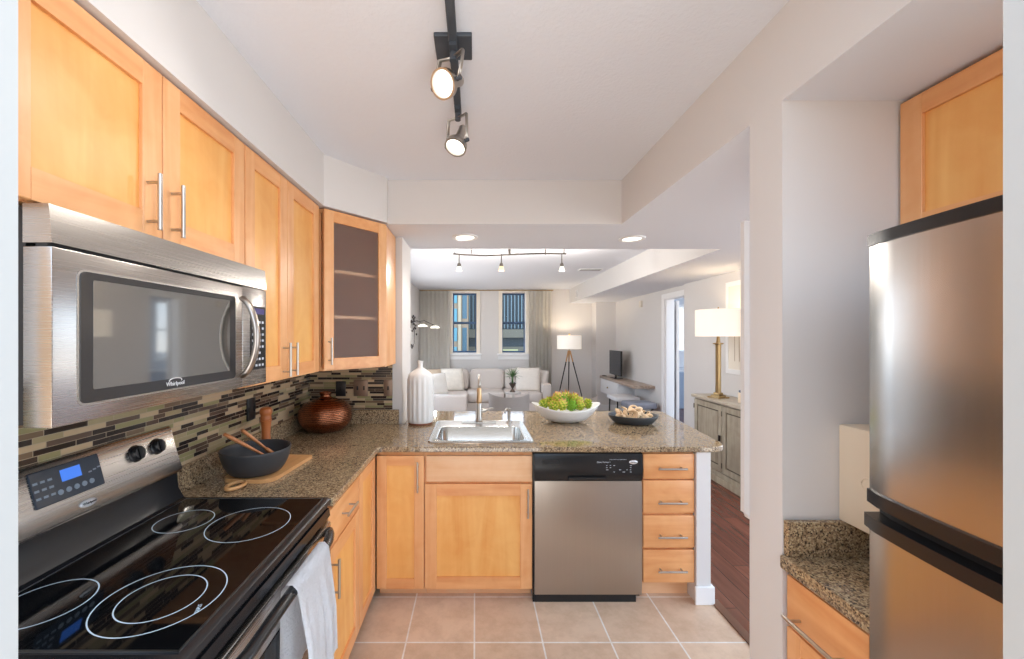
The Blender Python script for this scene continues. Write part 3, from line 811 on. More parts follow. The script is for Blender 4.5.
# towel over the handle
def towel():
    bm = nb(); n1, n2 = 30, 46
    grid = []
    hy, hz = -.053, .787
    for i in range(n1 + 1):
        u = i / n1; row = []
        for j in range(n2 + 1):
            s = j / n2            # 0 = back hem, 1 = front hem
            back, front = .30, .46
            Ls = s * (back + front + .07)
            fold = .010 * math.sin(u * 9.5 + 1) + .005 * math.sin(u * 21)
            if Ls < back: y = hy + .024 + .0; z = hz - (back - Ls); dd = (back - Ls)
            elif Ls < back + .07:
                a_ = (Ls - back) / .07 * PI; y = hy + .024 * math.cos(a_); z = hz + .026 * math.sin(a_); dd = 0
            else:
                dd = (Ls - back - .07) * (1 - .30 * u); y = hy - .024; z = hz - dd
            k = min(1, dd * 6)
            if y < hy: y = y - abs(fold) * 1.4 * k - .012 * k
            else: y = y + fold * .25 * k
            x = .345 + u * .235 * (1 + .10 * min(dd, .4)) + (.02 * min(dd, .45) * 3 if y < hy else 0)
            z += -.03 * u * k * (1 if y < hy else .2) + .02 * math.sin(u * 3) * k
            row.append(bm.verts.new((x, y, z)))
        grid.append(row)
    for i in range(n1):
        for j in range(n2): bm.faces.new((grid[i][j], grid[i + 1][j], grid[i + 1][j + 1], grid[i][j + 1]))
    bmesh.ops.solidify(bm, geom=bm.faces[:], thickness=.005)
    return bm
M_TOWEL = plain('white waffle towel', rgb(238, 238, 240), .95, bump=1.0, bscale=130)
o = link('dish_towel', towel(), M_TOWEL, None, smooth=True, loc=(-.56, .747, 0), rot=(0, 0, PI / 2))
tag(o, 'white textured dish towel hanging over the oven handle', 'towel')

# ---------------------------------------------------------------- microwave
t = thing('microwave', 'stainless over-the-range microwave under the left cabinets', 'microwave', (-.784, .739, 0), PI / 2)
MW = .762
bx('case', M_BLACKM, t, .006, MW - .003, .053, .383, 1.325, 1.735)
bm = nb(); sweepx(bm, [(.052, 1.665), (-.002, 1.665), (.0, 1.70), (.004, 1.7375), (.052, 1.7375)], 0, MW); link('vent_grille', bm, M_STEEL_H, t, smooth='auto')
bx('grille_gap', M_BLACKM, t, .002, MW - .002, .008, .03, 1.655, 1.667)
XD = .605
dr = bx('door', M_STEEL_H, t, .0, XD, -.002, .052, 1.321, 1.658, bev=.002)
bm = nb(); prism(bm, rr(.105, .545, 0, .0, .0) if False else [(0, 0), (1, 0), (1, 1)], 0, 1); bm.free()
def rrect_plate(name, mat, x0, x1, z0, z1, y0, y1, r, parent):
    bm = nb(); pl = rr(x0, x1, z0, z1, r)
    a_ = [bm.verts.new((x, y0, z)) for x, z in pl]; b_ = [bm.verts.new((x, y1, z)) for x, z in pl]
    bm.faces.new(a_); bm.faces.new(b_); n = len(pl)
    for i in range(n): bm.faces.new((a_[i], a_[(i + 1) % n], b_[(i + 1) % n], b_[i]))
    return link(name, bm, mat, parent)
rrect_plate('window_bezel', plain('pale bezel lip', rgb(200, 196, 192), .25, 1), .046, .568, 1.353, 1.625, -.0035, -.001, .016, dr)
rrect_plate('window_frame', plain('dark window frame', rgb(52, 50, 50), .15), .051, .563, 1.357, 1.621, -.005, -.002, .013, dr)
rrect_plate('window_glass', plain('smoked mirror glass', rgb(150, 148, 144), .05, .85), .076, .530, 1.383, 1.606, -.0062, -.004, .004, dr)
text('brand_text', 'Whirlpool', .015, M_BADGE, dr, (.30, -.0066, 1.3695), (R(90), 0, 0))
bm = nb(); tube(bm, [(.30 + .022 * math.cos(a_ * PI / 8), -.0066, 1.378 + .006 * math.sin(a_ * PI / 8)) for a_ in range(-1, 10)], .0012, 5)
link('logo_swoosh', bm, M_BADGE, dr)
bm = nb()
pts = []
for k in range(17):
    u = k / 16; pts.append((.585, -.012 - .05 * math.sin(PI * u) ** .6, 1.36 + .26 * u))
tube(bm, pts, .015, 10, flat=.6); link('handle', bm, M_STEEL_V, dr, smooth=True)
pc = bx('control_panel', M_STEEL_H, t, XD + .003, MW, -.001, .052, 1.321, 1.663, bev=.003)
rrect_plate('keypad', M_BLACK, .655, .752, 1.375, 1.60, -.003, 0, .006, pc)
bx('display', plain('violet display', rgb(70, 66, 118), .2), pc, .665, .742, -.0038, -.002, 1.572, 1.592)
bm = nb()
for i in range(4):
    for j in range(8):
        if (i * 5 + j * 3) % 7: box(bm, .663 + i * .021, .675 + i * .021, -.0038, -.0028, 1.385 + j * .022, 1.393 + j * .022)
link('key_print', bm, M_INK, pc)

# ---------------------------------------------------------------- refrigerator (faces the left)
t = thing('refrigerator', 'stainless top-freezer refrigerator with black trim at the right', 'refrigerator', (.860, .88, 0), -PI / 2)
FW = .72
bx('cabinet', plain('grey refrigerator side', rgb(120, 118, 116), .4, .4), t, .004, FW - .004, .035, .68, .02, 1.71)
def bowed(name, mat, z0, z1, off=0, parent=None, b=.036, x0=0, x1=FW):
    bm = nb(); n = 20; pl = []
    for k in range(n + 1):
        u = k / n; x = x0 + (x1 - x0) * u; uu = x / FW
        pl.append((x, -off - b * (1 - (2 * uu - 1) ** 2) + (.008 if k in (0, n) else 0)))
    pl += [(x1, .035), (x0, .035)]
    prism(bm, pl, z0, z1); return link(name, bm, mat, parent or t, smooth='auto')
fd = bowed('freezer_door', M_STEEL_F, 1.157, 1.69)
bowed('door_cap', M_BLACK, 1.688, 1.712, .004, fd)
bowed('freezer_handle', M_BLACK, 1.130, 1.158, .006, fd)
ld = bowed('refrigerator_door', M_STEEL_F, .08, 1.078)
bowed('door_handle', M_BLACK, 1.078, 1.106, .012, ld)
bowed('handle_recess', M_BLACKM, 1.106, 1.129, -.022, ld)
bx('kick_grille', M_BLACKM, t, .01, FW - .01, .01, .035, .0, .075)
# cream box on the niche wall
M_CREAM = plain('cream painted metal', rgb(232, 216, 192), .5)
t = thing('wall_box', 'cream metal box fixed to the niche wall above the small countertop', 'box', (1.085, 1.195, .945))
bx('housing', M_CREAM, t, 0, .26, -.20, 0, 0, .286, bev=.006)
bm = nb(); tube(bm, [(0, -.09 + .018 * math.cos(2 * PI * k / 20), .135 + .018 * math.sin(2 * PI * k / 20)) for k in range(21)], .0025, 6); link('knockout', bm, M_CREAM, t, smooth=True)

# ---------------------------------------------------------------- outlets
def plate(label, loc, rz, w_, h_, n, mat, kind='switch_plate', cat='switch'):
    t = thing(kind, label, cat, loc, rz)
    bx('cover', mat, t, -w_ / 2, w_ / 2, -.007, 0, -h_ / 2, h_ / 2, bev=.002)
    for k in range(n):
        x_ = (k - (n - 1) / 2) * .046
        bx('rocker', M_BLACKM, t, x_ - .005, x_ + .005, -.011, -.006, -.014, .014, bev=.001)
    return t
M_BLACKPL = plain('black outlet plate', rgb(34, 34, 36), .3)
t = plate('black outlet on the mosaic behind the pepper mill', (XL + .0085, 2.08, 1.115), PI / 2, .075, .115, 2, M_BLACKPL, 'outlet', 'outlet')
t = plate('dark outlet on the mosaic above the copper vase', (at(341, 388, 2.8275)[0], 2.8275, 1.125), 0, .07, .105, 1, M_BLACKPL, 'outlet', 'outlet')
t = plate('double bronze switch plate under the glass corner cabinet', (at(361, 388, 2.8275)[0], 2.8275, 1.13), 0, .10, .115, 2, M_BRONZE)
t = plate('single bronze switch plate at the end of the mosaic', (at(388.3, 388, 2.8275)[0], 2.8275, 1.13), 0, .062, .115, 1, M_BRONZE)

# ---------------------------------------------------------------- things on the counter
bm = nb()
prof = [(.0, 0), (.075, 0), (.12, .02), (.158, .06), (.168, .10), (.160, .145), (.125, .185), (.07, .208), (.040, .218), (.033, .232), (.040, .250), (.034, .250), (.028, .232), (.02, .21)]
def smoothprof(pr, n=4):
    out = []
    for i in range(len(pr) - 1):
        p0 = pr[max(i - 1, 0)]; p1 = pr[i]; p2 = pr[i + 1]; p3 = pr[min(i + 2, len(pr) - 1)]
        for k in range(n):
            t_ = k / n
            f = lambda a, b, c, d: .5 * (2 * b + (c - a) * t_ + (2 * a - 5 * b + 4 * c - d) * t_ ** 2 + (3 * b - a - 3 * c + d) * t_ ** 3)
            out.append((max(0, f(p0[0], p1[0], p2[0], p3[0])), f(p0[1], p1[1], p2[1], p3[1])))
    out.append(pr[-1]); return out
lathe(bm, smoothprof(prof), seg=48)
o = link('copper_vase', bm, M_COPPER, None, smooth=True, loc=(-.972, 2.60, ZC + .001)); tag(o, 'squat round hammered copper vase in the counter corner', 'vase')
# ribs turned on the copper vase body
# cutting board
t = thing('cutting_board', 'wooden cutting board with loop handle under the charcoal bowl', 'board', (-.945, 1.835, ZC + .001), R(-4))
M_BOARD = wood('board wood', rgb(222, 172, 116), rgb(196, 138, 84), 'y')
bm = nb(); pl = rounded_poly([(-.115, -.17), (.11, -.17), (.115, .19), (-.115, .19)], [.05, .06, .01, .01]); prism(bm, pl, 0, .016)
link('board', bm, M_BOARD, t)
bm = nb(); tube(bm, [(-.01 + .028 * math.cos(2 * PI * k / 24), -.215 + .045 * math.sin(2 * PI * k / 24), .009) for k in range(25)], .008, 8, cap=False); link('handle', bm, M_BOARD, t, smooth=True)
# charcoal bowl
BZ = ZC + .017
bm = nb(); lathe(bm, smoothprof([(0, 0), (.08, 0), (.108, .014), (.130, .055), (.141, .102), (.134, .102), (.124, .055), (.094, .02), (.0, .012)]), seg=44)
bc = (-.965, 1.765)
o = link('mixing_bowl', bm, plain('charcoal stoneware', rgb(56, 56, 58), .5), None, smooth=True, loc=(bc[0], bc[1], BZ + .001)); tag(o, 'charcoal grey bowl with wooden utensils on the cutting board', 'bowl')
M_UT = wood('utensil wood', rgb(206, 142, 92), rgb(170, 106, 62), 'z')
def utensil(a, b, r, label):
    t = thing('wooden_spoon', label, 'spoon', a)
    a, b = Vector(a), Vector(b); d_ = b - a
    bm = nb(); tube(bm, [d_ * k / 8 for k in range(1, 9)], [.008, .009, .010, .011, .0125, .0135, .0135, .012], 8, flat=.6); link('shaft', bm, M_UT, t, smooth=True)
    bm = nb(); cushion(bm, 0, 0, 0, .055, .02, .07, e=.9, n=8)
    q = d_.to_track_quat('Z', 'Y').to_matrix().to_4x4(); bmesh.ops.transform(bm, matrix=q, verts=bm.verts[:]); bmesh.ops.translate(bm, verts=bm.verts[:], vec=d_.normalized() * .012); link('spoon_head', bm, M_UT, t, smooth=True)
utensil((bc[0] + .065, bc[1] + .02, BZ + .045), at(224, 434, 1.66), .008, 'wooden spoon leaning left in the charcoal bowl')
utensil((bc[0] + .035, bc[1] + .07, BZ + .06), at(242, 430, 1.74), .008, 'upright wooden spoon in the charcoal bowl, nearer the pepper mill')
# pepper mill
t = thing('pepper_mill', 'turned wooden pepper mill standing behind the charcoal bowl', 'mill', (at(266, 400, 2.02)[0], 2.02, ZC + .001))
M_MILL = plain('orange brown mill wood', rgb(176, 104, 56), .4, var=.12, vscale=20)
bm = nb(); lathe(bm, smoothprof([(0, 0), (.030, 0), (.029, .03), (.022, .09), (.020, .13), (.024, .175), (.027, .19), (0, .19)]), seg=28); link('body', bm, M_MILL, t, smooth=True)
bm = nb(); lathe(bm, smoothprof([(0, .1905), (.022, .1905), (.025, .20), (.024, .215), (.029, .228), (.028, .245), (.018, .254), (0, .256)]), seg=28); link('cap', bm, M_MILL, t, smooth=True)
# ribbed white vase
t = thing('vase', 'tall white ribbed ceramic bottle vase at the peninsula end', 'vase', (-.386, 2.83, ZC + .001))
bm = nb()
prof = smoothprof([(.085, .012), (.090, .03), (.092, .10), (.092, .27), (.090, .318), (.078, .350), (.045, .376), (.020, .394), (.018, .425), (.021, .44), (.016, .44), (.012, .42)])
rings = []
seg = 96
for r, z in prof:
    fl = .035 * max(0, min(1, (.36 - z) / .08)) * max(0, min(1, (z - .015) / .03))
    rings.append([bm.verts.new((math.cos(2 * PI * k / seg) * r * (1 + fl * math.cos(16 * 2 * PI * k / seg)), math.sin(2 * PI * k / seg) * r * (1 + fl * math.cos(16 * 2 * PI * k / seg)), z)) for k in range(seg)])
for i in range(len(rings) - 1):
    for k in range(seg): bm.faces.new((rings[i][k], rings[i][(k + 1) % seg], rings[i + 1][(k + 1) % seg], rings[i + 1][k]))
bm.faces.new(rings[0]); link('body', bm, M_WHITE, t, smooth=True)
bm = nb(); lathe(bm, [(0, 0), (.082, 0), (.086, .012), (0, .012)], seg=40); link('foot', bm, plain('bare clay', rgb(150, 98, 74), .8), t, smooth='auto')
# white oval bowl
bwl = (.655, 2.89)
t_b = nb(); seg = 56; rings = []
for r, z, wv in [(.001, 0, 0), (.09, 0, 0), (.15, .018, .15), (.195, .055, .45), (.238, .105, 1), (.246, .117, 1), (.238, .117, 1), (.215, .092, .9), (.175, .055, .45), (.11, .022, .1), (.001, .012, 0)]:
    rings.append([t_b.verts.new((math.cos(2 * PI * k / seg) * r, math.sin(2 * PI * k / seg) * r * .62, z + wv * .020 * math.cos(4 * PI * k / seg))) for k in range(seg)])
for i in range(len(rings) - 1):
    for k in range(seg): t_b.faces.new((rings[i][k], rings[i][(k + 1) % seg], rings[i + 1][(k + 1) % seg], rings[i + 1][k]))
o = link('oval_bowl', t_b, M_WHITE, None, smooth=True, loc=(bwl[0], bwl[1], ZC + .001)); tag(o, 'white boat-shaped bowl of green blossoms on the peninsula', 'bowl')
def blossom_mat():
    m, n, p = nodes('green blossom petals')
    t = n.nodes.new('ShaderNodeTexCoord'); ln = n.nodes.new('ShaderNodeVectorMath'); ln.operation = 'LENGTH'
    n.links.new(t.outputs['Object'], ln.inputs[0])
    r = ramp(n, [(.018, rgb(84, 120, 34)), (.029, rgb(160, 188, 46)), (.040, rgb(226, 222, 96)), (.048, rgb(214, 150, 110))]); n.links.new(ln.outputs['Value'], r.inputs[0])
    n.links.new(r.outputs[0], p.inputs['Base Color']); p.inputs['Roughness'].default_value = .6
    return m
M_BLOS = blossom_mat(); M_BLOS2 = plain('darker green blossom petals', rgb(132, 180, 52), .6, var=.3, vscale=60)
def blossom(rad, seed):
    bm = nb(); rnd = random.Random(seed)
    bmesh.ops.create_icosphere(bm, subdivisions=2, radius=rad * .62)
    N = 44
    for i in range(N):
        z = 1 - 2 * (i + .5) / N; ph = i * 2.39996; s = math.sqrt(1 - z * z)
        n_ = Vector((s * math.cos(ph), s * math.sin(ph), z))
        tip = n_ * rad * rnd.uniform(.92, 1.18) + Vector((0, 0, rad * .22))
        base = n_ * rad * .5
        u = n_.cross(Vector((0, 0, 1)) if abs(n_.z) < .95 else Vector((1, 0, 0))).normalized(); v = n_.cross(u)
        mid = n_ * rad * .8 
        wd = rad * .27
        vs = [bm.verts.new(base - u * wd * .5), bm.verts.new(base + u * wd * .5), bm.verts.new(mid + u * wd), bm.verts.new(tip), bm.verts.new(mid - u * wd), bm.verts.new(mid + v * wd * .6), ]
        bm.faces.new((vs[0], vs[1], vs[2], vs[5])); bm.faces.new((vs[5], vs[2], vs[3])); bm.faces.new((vs[5], vs[3], vs[4])); bm.faces.new((vs[0], vs[5], vs[4]))
    return bm
random.seed(5)
bpos = [(-.155, -.01, .098, .037), (-.09, -.045, .094, .042), (-.035, -.05, .102, .045), (.025, -.055, .096, .043), (.085, -.04, .098, .042), (.15, 0, .100, .036),
        (-.105, .035, .108, .040), (-.05, .01, .138, .046), (.01, .02, .142, .046), (.055, .0, .132, .044), (.10, .035, .108, .038), (-.01, -.02, .120, .040), (-.06, .05, .11, .04), (.045, .05, .11, .04)]
bl_lab = ['leftmost green blossom in the white bowl', 'green blossom at the front left of the white bowl', 'green blossom at the front middle, left of centre in the white bowl', 'darker green blossom at the front middle of the white bowl',
          'green blossom at the front right of the white bowl', 'rightmost green blossom alone near the tip of the white bowl', 'green blossom behind the front left one in the white bowl', 'top left blossom of the heap in the white bowl',
          'highest blossom in the middle of the heap', 'top right blossom of the heap in the white bowl', 'green blossom behind the front right one in the white bowl', 'green blossom tucked in the heap centre', 'green blossom at the back left of the heap', 'green blossom at the back right of the heap']
for i, (x, y, z, r) in enumerate(bpos):
    o = link('green_blossom', blossom(r * 1.03, i), M_BLOS2 if i in (3, 11) else M_BLOS, None, smooth=False, loc=(bwl[0] + x * 1.05, bwl[1] + y * 1.05, ZC + z * 1.1 + .016), rot=(random.uniform(-.5, .5), random.uniform(-.5, .5), random.uniform(0, 6)))
    tag(o, bl_lab[i], 'flower', 'green blossoms in the white bowl')
# dark shallow bowl with pale wood shavings
db = (1.125, 2.85)
bm = nb(); lathe(bm, smoothprof([(0, 0), (.11, 0), (.14, .012), (.165, .04), (.172, .058), (.166, .058), (.155, .04), (.12, .015), (0, .012)]), seg=48, sy=.82)
o = link('shallow_bowl', bm, plain('dark slate dish', rgb(58, 62, 66), .35), None, smooth=True, loc=(db[0], db[1], ZC + .001)); tag(o, 'dark shallow dish of pale wood curls on the peninsula', 'bowl')
M_CURL = plain('pale dried wood', rgb(226, 196, 158), .7, var=.18, vscale=30)
rnd = random.Random(11)
for i in range(30):
    a_ = rnd.uniform(0, 6.28); rr_ = .115 * math.sqrt(rnd.random()); lay = i // 9
    bm = nb(); n = 12; tw = rnd.uniform(1.5, 3.2); ra = rnd.uniform(.016, .026); L_ = rnd.uniform(.02, .05)
    pts = [(ra * math.cos(tw * k / n * 1.6), ra * math.sin(tw * k / n * 1.6), L_ * (k / n - .5)) for k in range(n + 1)]
    tube(bm, pts, [.005 + .012 * math.sin(PI * (k + .5) / (n + 1)) for k in range(n + 1)], 7, flat=.5)
    o = link('wood_curl', bm, M_CURL, None, smooth=True, loc=(db[0] + math.cos(a_) * rr_, db[1] + math.sin(a_) * rr_ * .8, ZC + .036 + lay * .015 + (.11 - rr_) * .1), rot=(rnd.uniform(0, 3), rnd.uniform(0, 3), rnd.uniform(0, 6)))
    tag(o, 'pale curled wood shaving heaped in the dark shallow dish', 'wood shaving', 'pale wood curls in the dark dish')

# ---------------------------------------------------------------- kitchen track light
M_GRAPH = plain('graphite track metal', rgb(84, 90, 98), .4, .5)
M_BULB = emit('lit bulb face', (1, .93, .82, 1), 1.6)
t = thing('track_light', 'graphite ceiling track with two nickel spotlights over the kitchen', 'light', (-.072, 1.35, CZ))
bm = nb(); box(bm, -.062, .062, -.06, .055, -.014, 0, bev=.003); link('canopy', bm, M_GRAPH, t)
bm = nb(); box(bm, -.014, .014, -.62, .38, -.034, -.0145, bev=.003); link('rail', bm, M_GRAPH, t)
def head(px, py, D, aim, drop_from, tt, zt):
    c_ = Vector(at(px, py, D)) - Vector((-.072, 1.35, CZ))
    aim = Vector(aim).normalized()
    q = aim.to_track_quat('Z', 'Y').to_matrix().to_4x4()
    bm = nb()
    lathe(bm, [(.016, -.115), (.018, -.11), (.018, -.055), (.026, -.045), (.046, -.018), (.047, .004), (.041, .004), (.040, -.004)], seg=28)
    bmesh.ops.transform(bm, matrix=Matrix.Translation(c_) @ q, verts=bm.verts[:]); h_ = link('spot_head', bm, M_NICKEL, t, smooth='auto')
    bm = nb(); lathe(bm, [(0, .000), (.020, -.001), (.040, -.004)], seg=28)
    bmesh.ops.transform(bm, matrix=Matrix.Translation(c_) @ q, verts=bm.verts[:]); link('bulb', bm, M_BULB, h_, smooth=True)
    s_ = aim.cross(Vector((0, 0, 1))).normalized()
    top = Vector((0, drop_from, -.035))
    bm = nb()
    for sg in (1, -1):
        sp_ = c_ + s_ * .052 * sg - aim * .02
        tube(bm, [top + Vector((0, 0, -.03)), top * .75 + sp_ * .25 + s_ * .035 * sg + Vector((0, 0, .008)), top * .4 + sp_ * .6 + s_ * .02 * sg, sp_], .010, 6, flat=.35)
    link('yoke', bm, M_NICKEL, h_, smooth=True)
    bm = nb(); rod(bm, top, top + Vector((0, 0, -.04)), .012); box(bm, top.x - .012, top.x + .012, top.y - .035, top.y + .035, top.z - .012, top.z + .002)
    link('pivot', bm, M_GRAPH, h_, smooth='auto')
    for sg in (1, -1):
        bm = nb(); sp_ = c_ + s_ * .052 * sg - aim * .02; rod(bm, sp_ - s_ * .009 * sg, sp_ + s_ * .009 * sg, .008)
        link('side_screw', bm, M_GRAPH, h_, smooth='auto')
    lamp('spot_bulb', 'SPOT', Vector((-.072, 1.35, CZ)) + c_ + aim * .02, 6, size=.04, rot=aim.to_track_quat('-Z', 'Y').to_euler(), angle=110)
head(443, 84, 1.33, (-.42, -.62, -.48), -.03, t, 0)
head(455.5, 147, 1.68, (-.22, -.30, -.72), .33, t, 0)

# recessed lights in the soffit
G_CAN = 'recessed ceiling lights'
def can(x, y, z, label):
    t = thing('recessed_light', label, 'light', (x, y, z))
    bm = nb(); lathe(bm, [(.062, -.0005), (.092, -.0005), (.092, -.008), (.07, -.010), (.062, -.003)], seg=36); link('trim_ring', bm, M_TRIM, t, smooth='auto')
    bm = nb(); lathe(bm, [(0, -.002), (.062, -.002), (.062, -.0035), (0, -.0035)], seg=32); link('lens', bm, emit('lit recessed lens', (1, .9, .76, 1), 3.0), t)
    lamp('recessed_bulb', 'SPOT', (x, y, z - .03), 12, size=.06, rot=(0, 0, 0), angle=150)
can(at(465, 237, 2.83)[0], 2.83, SZ, 'recessed ceiling light above the sink')
can(at(632, 238, 2.87)[0], 2.87, SZ, 'recessed ceiling light above the right end of the peninsula')

# ---------------------------------------------------------------- living room
# track with small glass pendants
t = thing('track_light', 'wavy nickel rail with three small spots on the living room ceiling', 'light', (.38, 4.4, LZ))
M_RAIL = plain('dark nickel', rgb(110, 104, 98), .35, 1)
bm = nb(); pts = [(-.62 + 1.24 * k / 30, .05 * math.sin(k / 30 * 2 * PI), -.085 - .01 * math.sin(k / 30 * PI)) for k in range(31)]
tube(bm, pts, .009, 8); link('rail', bm, M_RAIL, t, smooth=True)
bm = nb(); lathe(bm, [(.06, 0), (.055, -.02), (.015, -.03), (.012, -.085), (0, -.085)], seg=20)
for x_ in (-.42, .40, .60, -.6): rod(bm, (x_, .03 * math.sin(x_ * 5), 0), (x_, .03 * math.sin(x_ * 5), -.09), .006)
link('mounts', bm, M_RAIL, t, smooth='auto')
for x_, on, dd in ((-.555, 0, 0), (-.09, 1, 0), (.575, 1, 0)):
    bm = nb(); rod(bm, (x_, 0, -.085), (x_, 0, -.19), .006); lathe(bm, [(.012, -.185), (.02, -.20), (.022, -.225), (.0, -.225)], (x_, 0, 0), 14); s_ = link('spot_stem', bm, M_RAIL, t, smooth='auto')
    bm = nb(); lathe(bm, [(.02, -.225), (.034, -.275), (.031, -.275), (.0, -.24)], (x_, 0, 0), 18); link('glass_shade', bm, emit('amber glowing glass', (1, .62, .3, 1), 1.6) if x_ == -.09 else emit('white glowing glass', (1, .93, .8, 1), 1.2), s_, smooth=True)
    lamp('pendant_bulb', 'POINT', (.38 + x_, 4.4, LZ - .31), 13, size=.05)
# curtains
def curtain(x0, x1, label, y=DF - .12, n=7):
    bm = nb(); N = n * 10; a_ = []; b_ = []
    for k in range(N + 1):
        u = k / N; x = x0 + (x1 - x0) * u; yy = y + .020 * math.sin(u * n * 2 * PI) + .010 * math.sin(u * 17)
        a_.append(bm.verts.new((x, yy, .03))); b_.append(bm.verts.new((x, yy * .9 + y * .1, 2.44)))
    for k in range(N): bm.faces.new((a_[k], a_[k + 1], b_[k + 1], b_[k]))
    bmesh.ops.solidify(bm, geom=bm.faces[:], thickness=.004)
    o = link('curtain', bm, M_CURT, None, smooth=True); tag(o, label, 'curtain', 'floor length curtains'); return o
curtain(-1.13, -.52, 'long greige curtain at the left of the living room windows')
curtain(1.12, 1.58, 'long greige curtain at the right of the living room windows', n=6)
bm = nb(); rod(bm, (-1.15, DF - .12, 2.455), (1.62, DF - .12, 2.455), .010)
for x_ in (-1.1, .31, 1.6): rod(bm, (x_, DF - .12, 2.455), (x_, DF, 2.455), .008)
o = link('curtain_rod', bm, M_BRASS); tag(o, 'thin curtain rod across both living room windows', 'rod')
# sectional sofa
t = thing('sofa', 'beige L-shaped sectional sofa below the living room windows', 'sofa', (.3, 7.6, 0))
bx('base', M_FABRIC, t, -1.42, 1.09, -.36, .52, .06, .30, bev=.03)
bx('chaise_base', M_FABRIC, t, -1.42, -.45, -1.45, -.36, .06, .30, bev=.03)
bx('back_frame', M_FABRIC, t, -1.42, 1.09, .38, .56, .28, .74, bev=.04)
bx('side_frame', M_FABRIC, t, -1.44, -1.28, -1.30, .40, .28, .74, bev=.04)
bx('arm', M_FABRIC, t, 0.93, 1.09, -.36, .50, .28, .64, bev=.04)
bx('arm', M_FABRIC, t, -1.42, -.42, -1.52, -1.33, .06, .60, bev=.04)
for x0, x1 in ((-.45, .24), (.245, .93)):
    bm = nb(); cushion(bm, (x0 + x1) / 2, .0, .39, x1 - x0, .76, .19, e=.22); link('seat_cushion', bm, M_FABRIC, t, smooth=True)
bm = nb(); cushion(bm, -.86, -.65, .39, .86, 1.4, .19, e=.2); link('seat_cushion', bm, M_FABRIC, t, smooth=True)
for x0, x1 in ((-1.22, -.42), (-.41, .27), (.28, .94)):
    bm = nb(); cushion(bm, (x0 + x1) / 2, .29, .66, x1 - x0, .22, .42, e=.35)
    link('back_cushion', bm, M_FABRIC, t, smooth=True)
M_PIL1 = plain('patterned cream pillow', rgb(228, 220, 208), .95, var=.16, vscale=14)
M_PIL2 = plain('warm beige pillow', rgb(216, 196, 172), .95, var=.06)
def throw(label, loc, rz, s, mat, tilt=.25):
    bm = nb(); pillow(bm, s, s, .15)
    o = link('throw_pillow', bm, mat, None, smooth=True, loc=loc, rot=(tilt, 0, rz)); tag(o, label, 'pillow', 'throw pillows on the sofa'); o.rotation_euler = (tilt * -1, 0, rz)
throw('cream patterned pillow standing at the left end of the sofa back', (-.40, 7.45, .47), R(20), .44, M_PIL1)
throw('warm beige pillow leaning in the left corner of the sofa', (-.78, 7.55, .47), R(30), .42, M_PIL2)
throw('pale pillow lying against the left side of the sofa', (-.62, 6.9, .47), R(40), .40, M_FABRICL)
throw('large cream pillow at the right end of the sofa', (.99, 7.46, .47), R(-6), .46, plain('cream pillow', rgb(226, 218, 208), .95, var=.07, vscale=25))
throw('beige pillow tucked against the right sofa arm', (1.22, 7.66, .47), R(-70), .40, M_FABRIC)
# dining chair back, curved top
def chair(label, x, y, rz, w_, top, mat):
    t = thing('armchair', label, 'chair', (x, y, 0), rz)
    bm = nb(); n = 24; R0 = w_ / 2; rows = []
    for zi in range(8):
        v = zi / 7; row = []
        for k in range(n + 1):
            a_ = PI * (1.08) * k / n - .04 * PI; dip = .035 * math.sin(PI * k / n) ** 2
            z = .40 + v * (top - .40 - dip)
            row.append(bm.verts.new((-math.cos(a_) * R0 * (1 - .06 * (1 - v)), -math.sin(a_) * R0 * .85, z)))
        rows.append(row)
    for i in range(7):
        for k in range(n): bm.faces.new((rows[i][k], rows[i][k + 1], rows[i + 1][k + 1], rows[i + 1][k]))
    bmesh.ops.solidify(bm, geom=bm.faces[:], thickness=.045)
    link('backrest', bm, mat, t, smooth='auto')
    bm = nb(); cushion(bm, 0, .0, .42, w_ * .88, w_ * .85, .12, e=.4); link('seat', bm, mat, t, smooth=True)
    for sx in (-1, 1):
        for sy in (-1, 1):
            bm = nb(); rod(bm, (sx * w_ * .36, sy * w_ * .32, 0), (sx * w_ * .30, sy * w_ * .28, .38), .012, .018); link('leg', bm, M_BLACKM, t, smooth='auto')
chair('pale grey upholstered chair with curved back behind the sink', .39, 4.60, 0, .47, .855, M_GREYF)
chair('beige chair partly hidden behind the white bowl', 1.69, 6.2, 0, .40, .60, M_FABRIC)
# glass table, goblet vase with plant
t = thing('side_table', 'small round pale pedestal table just beyond the grey chair', 'table', (.50, 5.27, 0))
bm = nb(); lathe(bm, [(0, .745), (.10, .745), (.105, .765), (0, .765)], seg=40); link('tabletop', bm, M_GREYF, t, smooth='auto')
bm = nb(); rod(bm, (0, 0, .02), (0, 0, .754), .02); lathe(bm, [(0, 0), (.16, 0), (.15, .015), (0, .025)], seg=28); link('pedestal', bm, M_NICKEL, t, smooth='auto')
t = thing('potted_plant', 'spiky green plant in a dark goblet vase in front of the sofa', 'plant', (at(512.5, 390, 5.27)[0], 5.27, .766))
bm = nb(); lathe(bm, smoothprof([(0, 0), (.038, 0), (.034, .012), (.012, .04), (.012, .05), (.034, .085), (.046, .115), (.042, .118), (.0, .11)]), seg=24); link('vase', bm, plain('dark bronze vase', rgb(78, 66, 58), .4, .5), t, smooth=True)
bm = nb(); lathe(bm, [(.030, .112), (.038, .15), (.040, .20), (.038, .20), (.028, .115)], seg=24); link('glass_cup', bm, M_GLASS, t, smooth=True)
bm = nb(); rnd = random.Random(3)
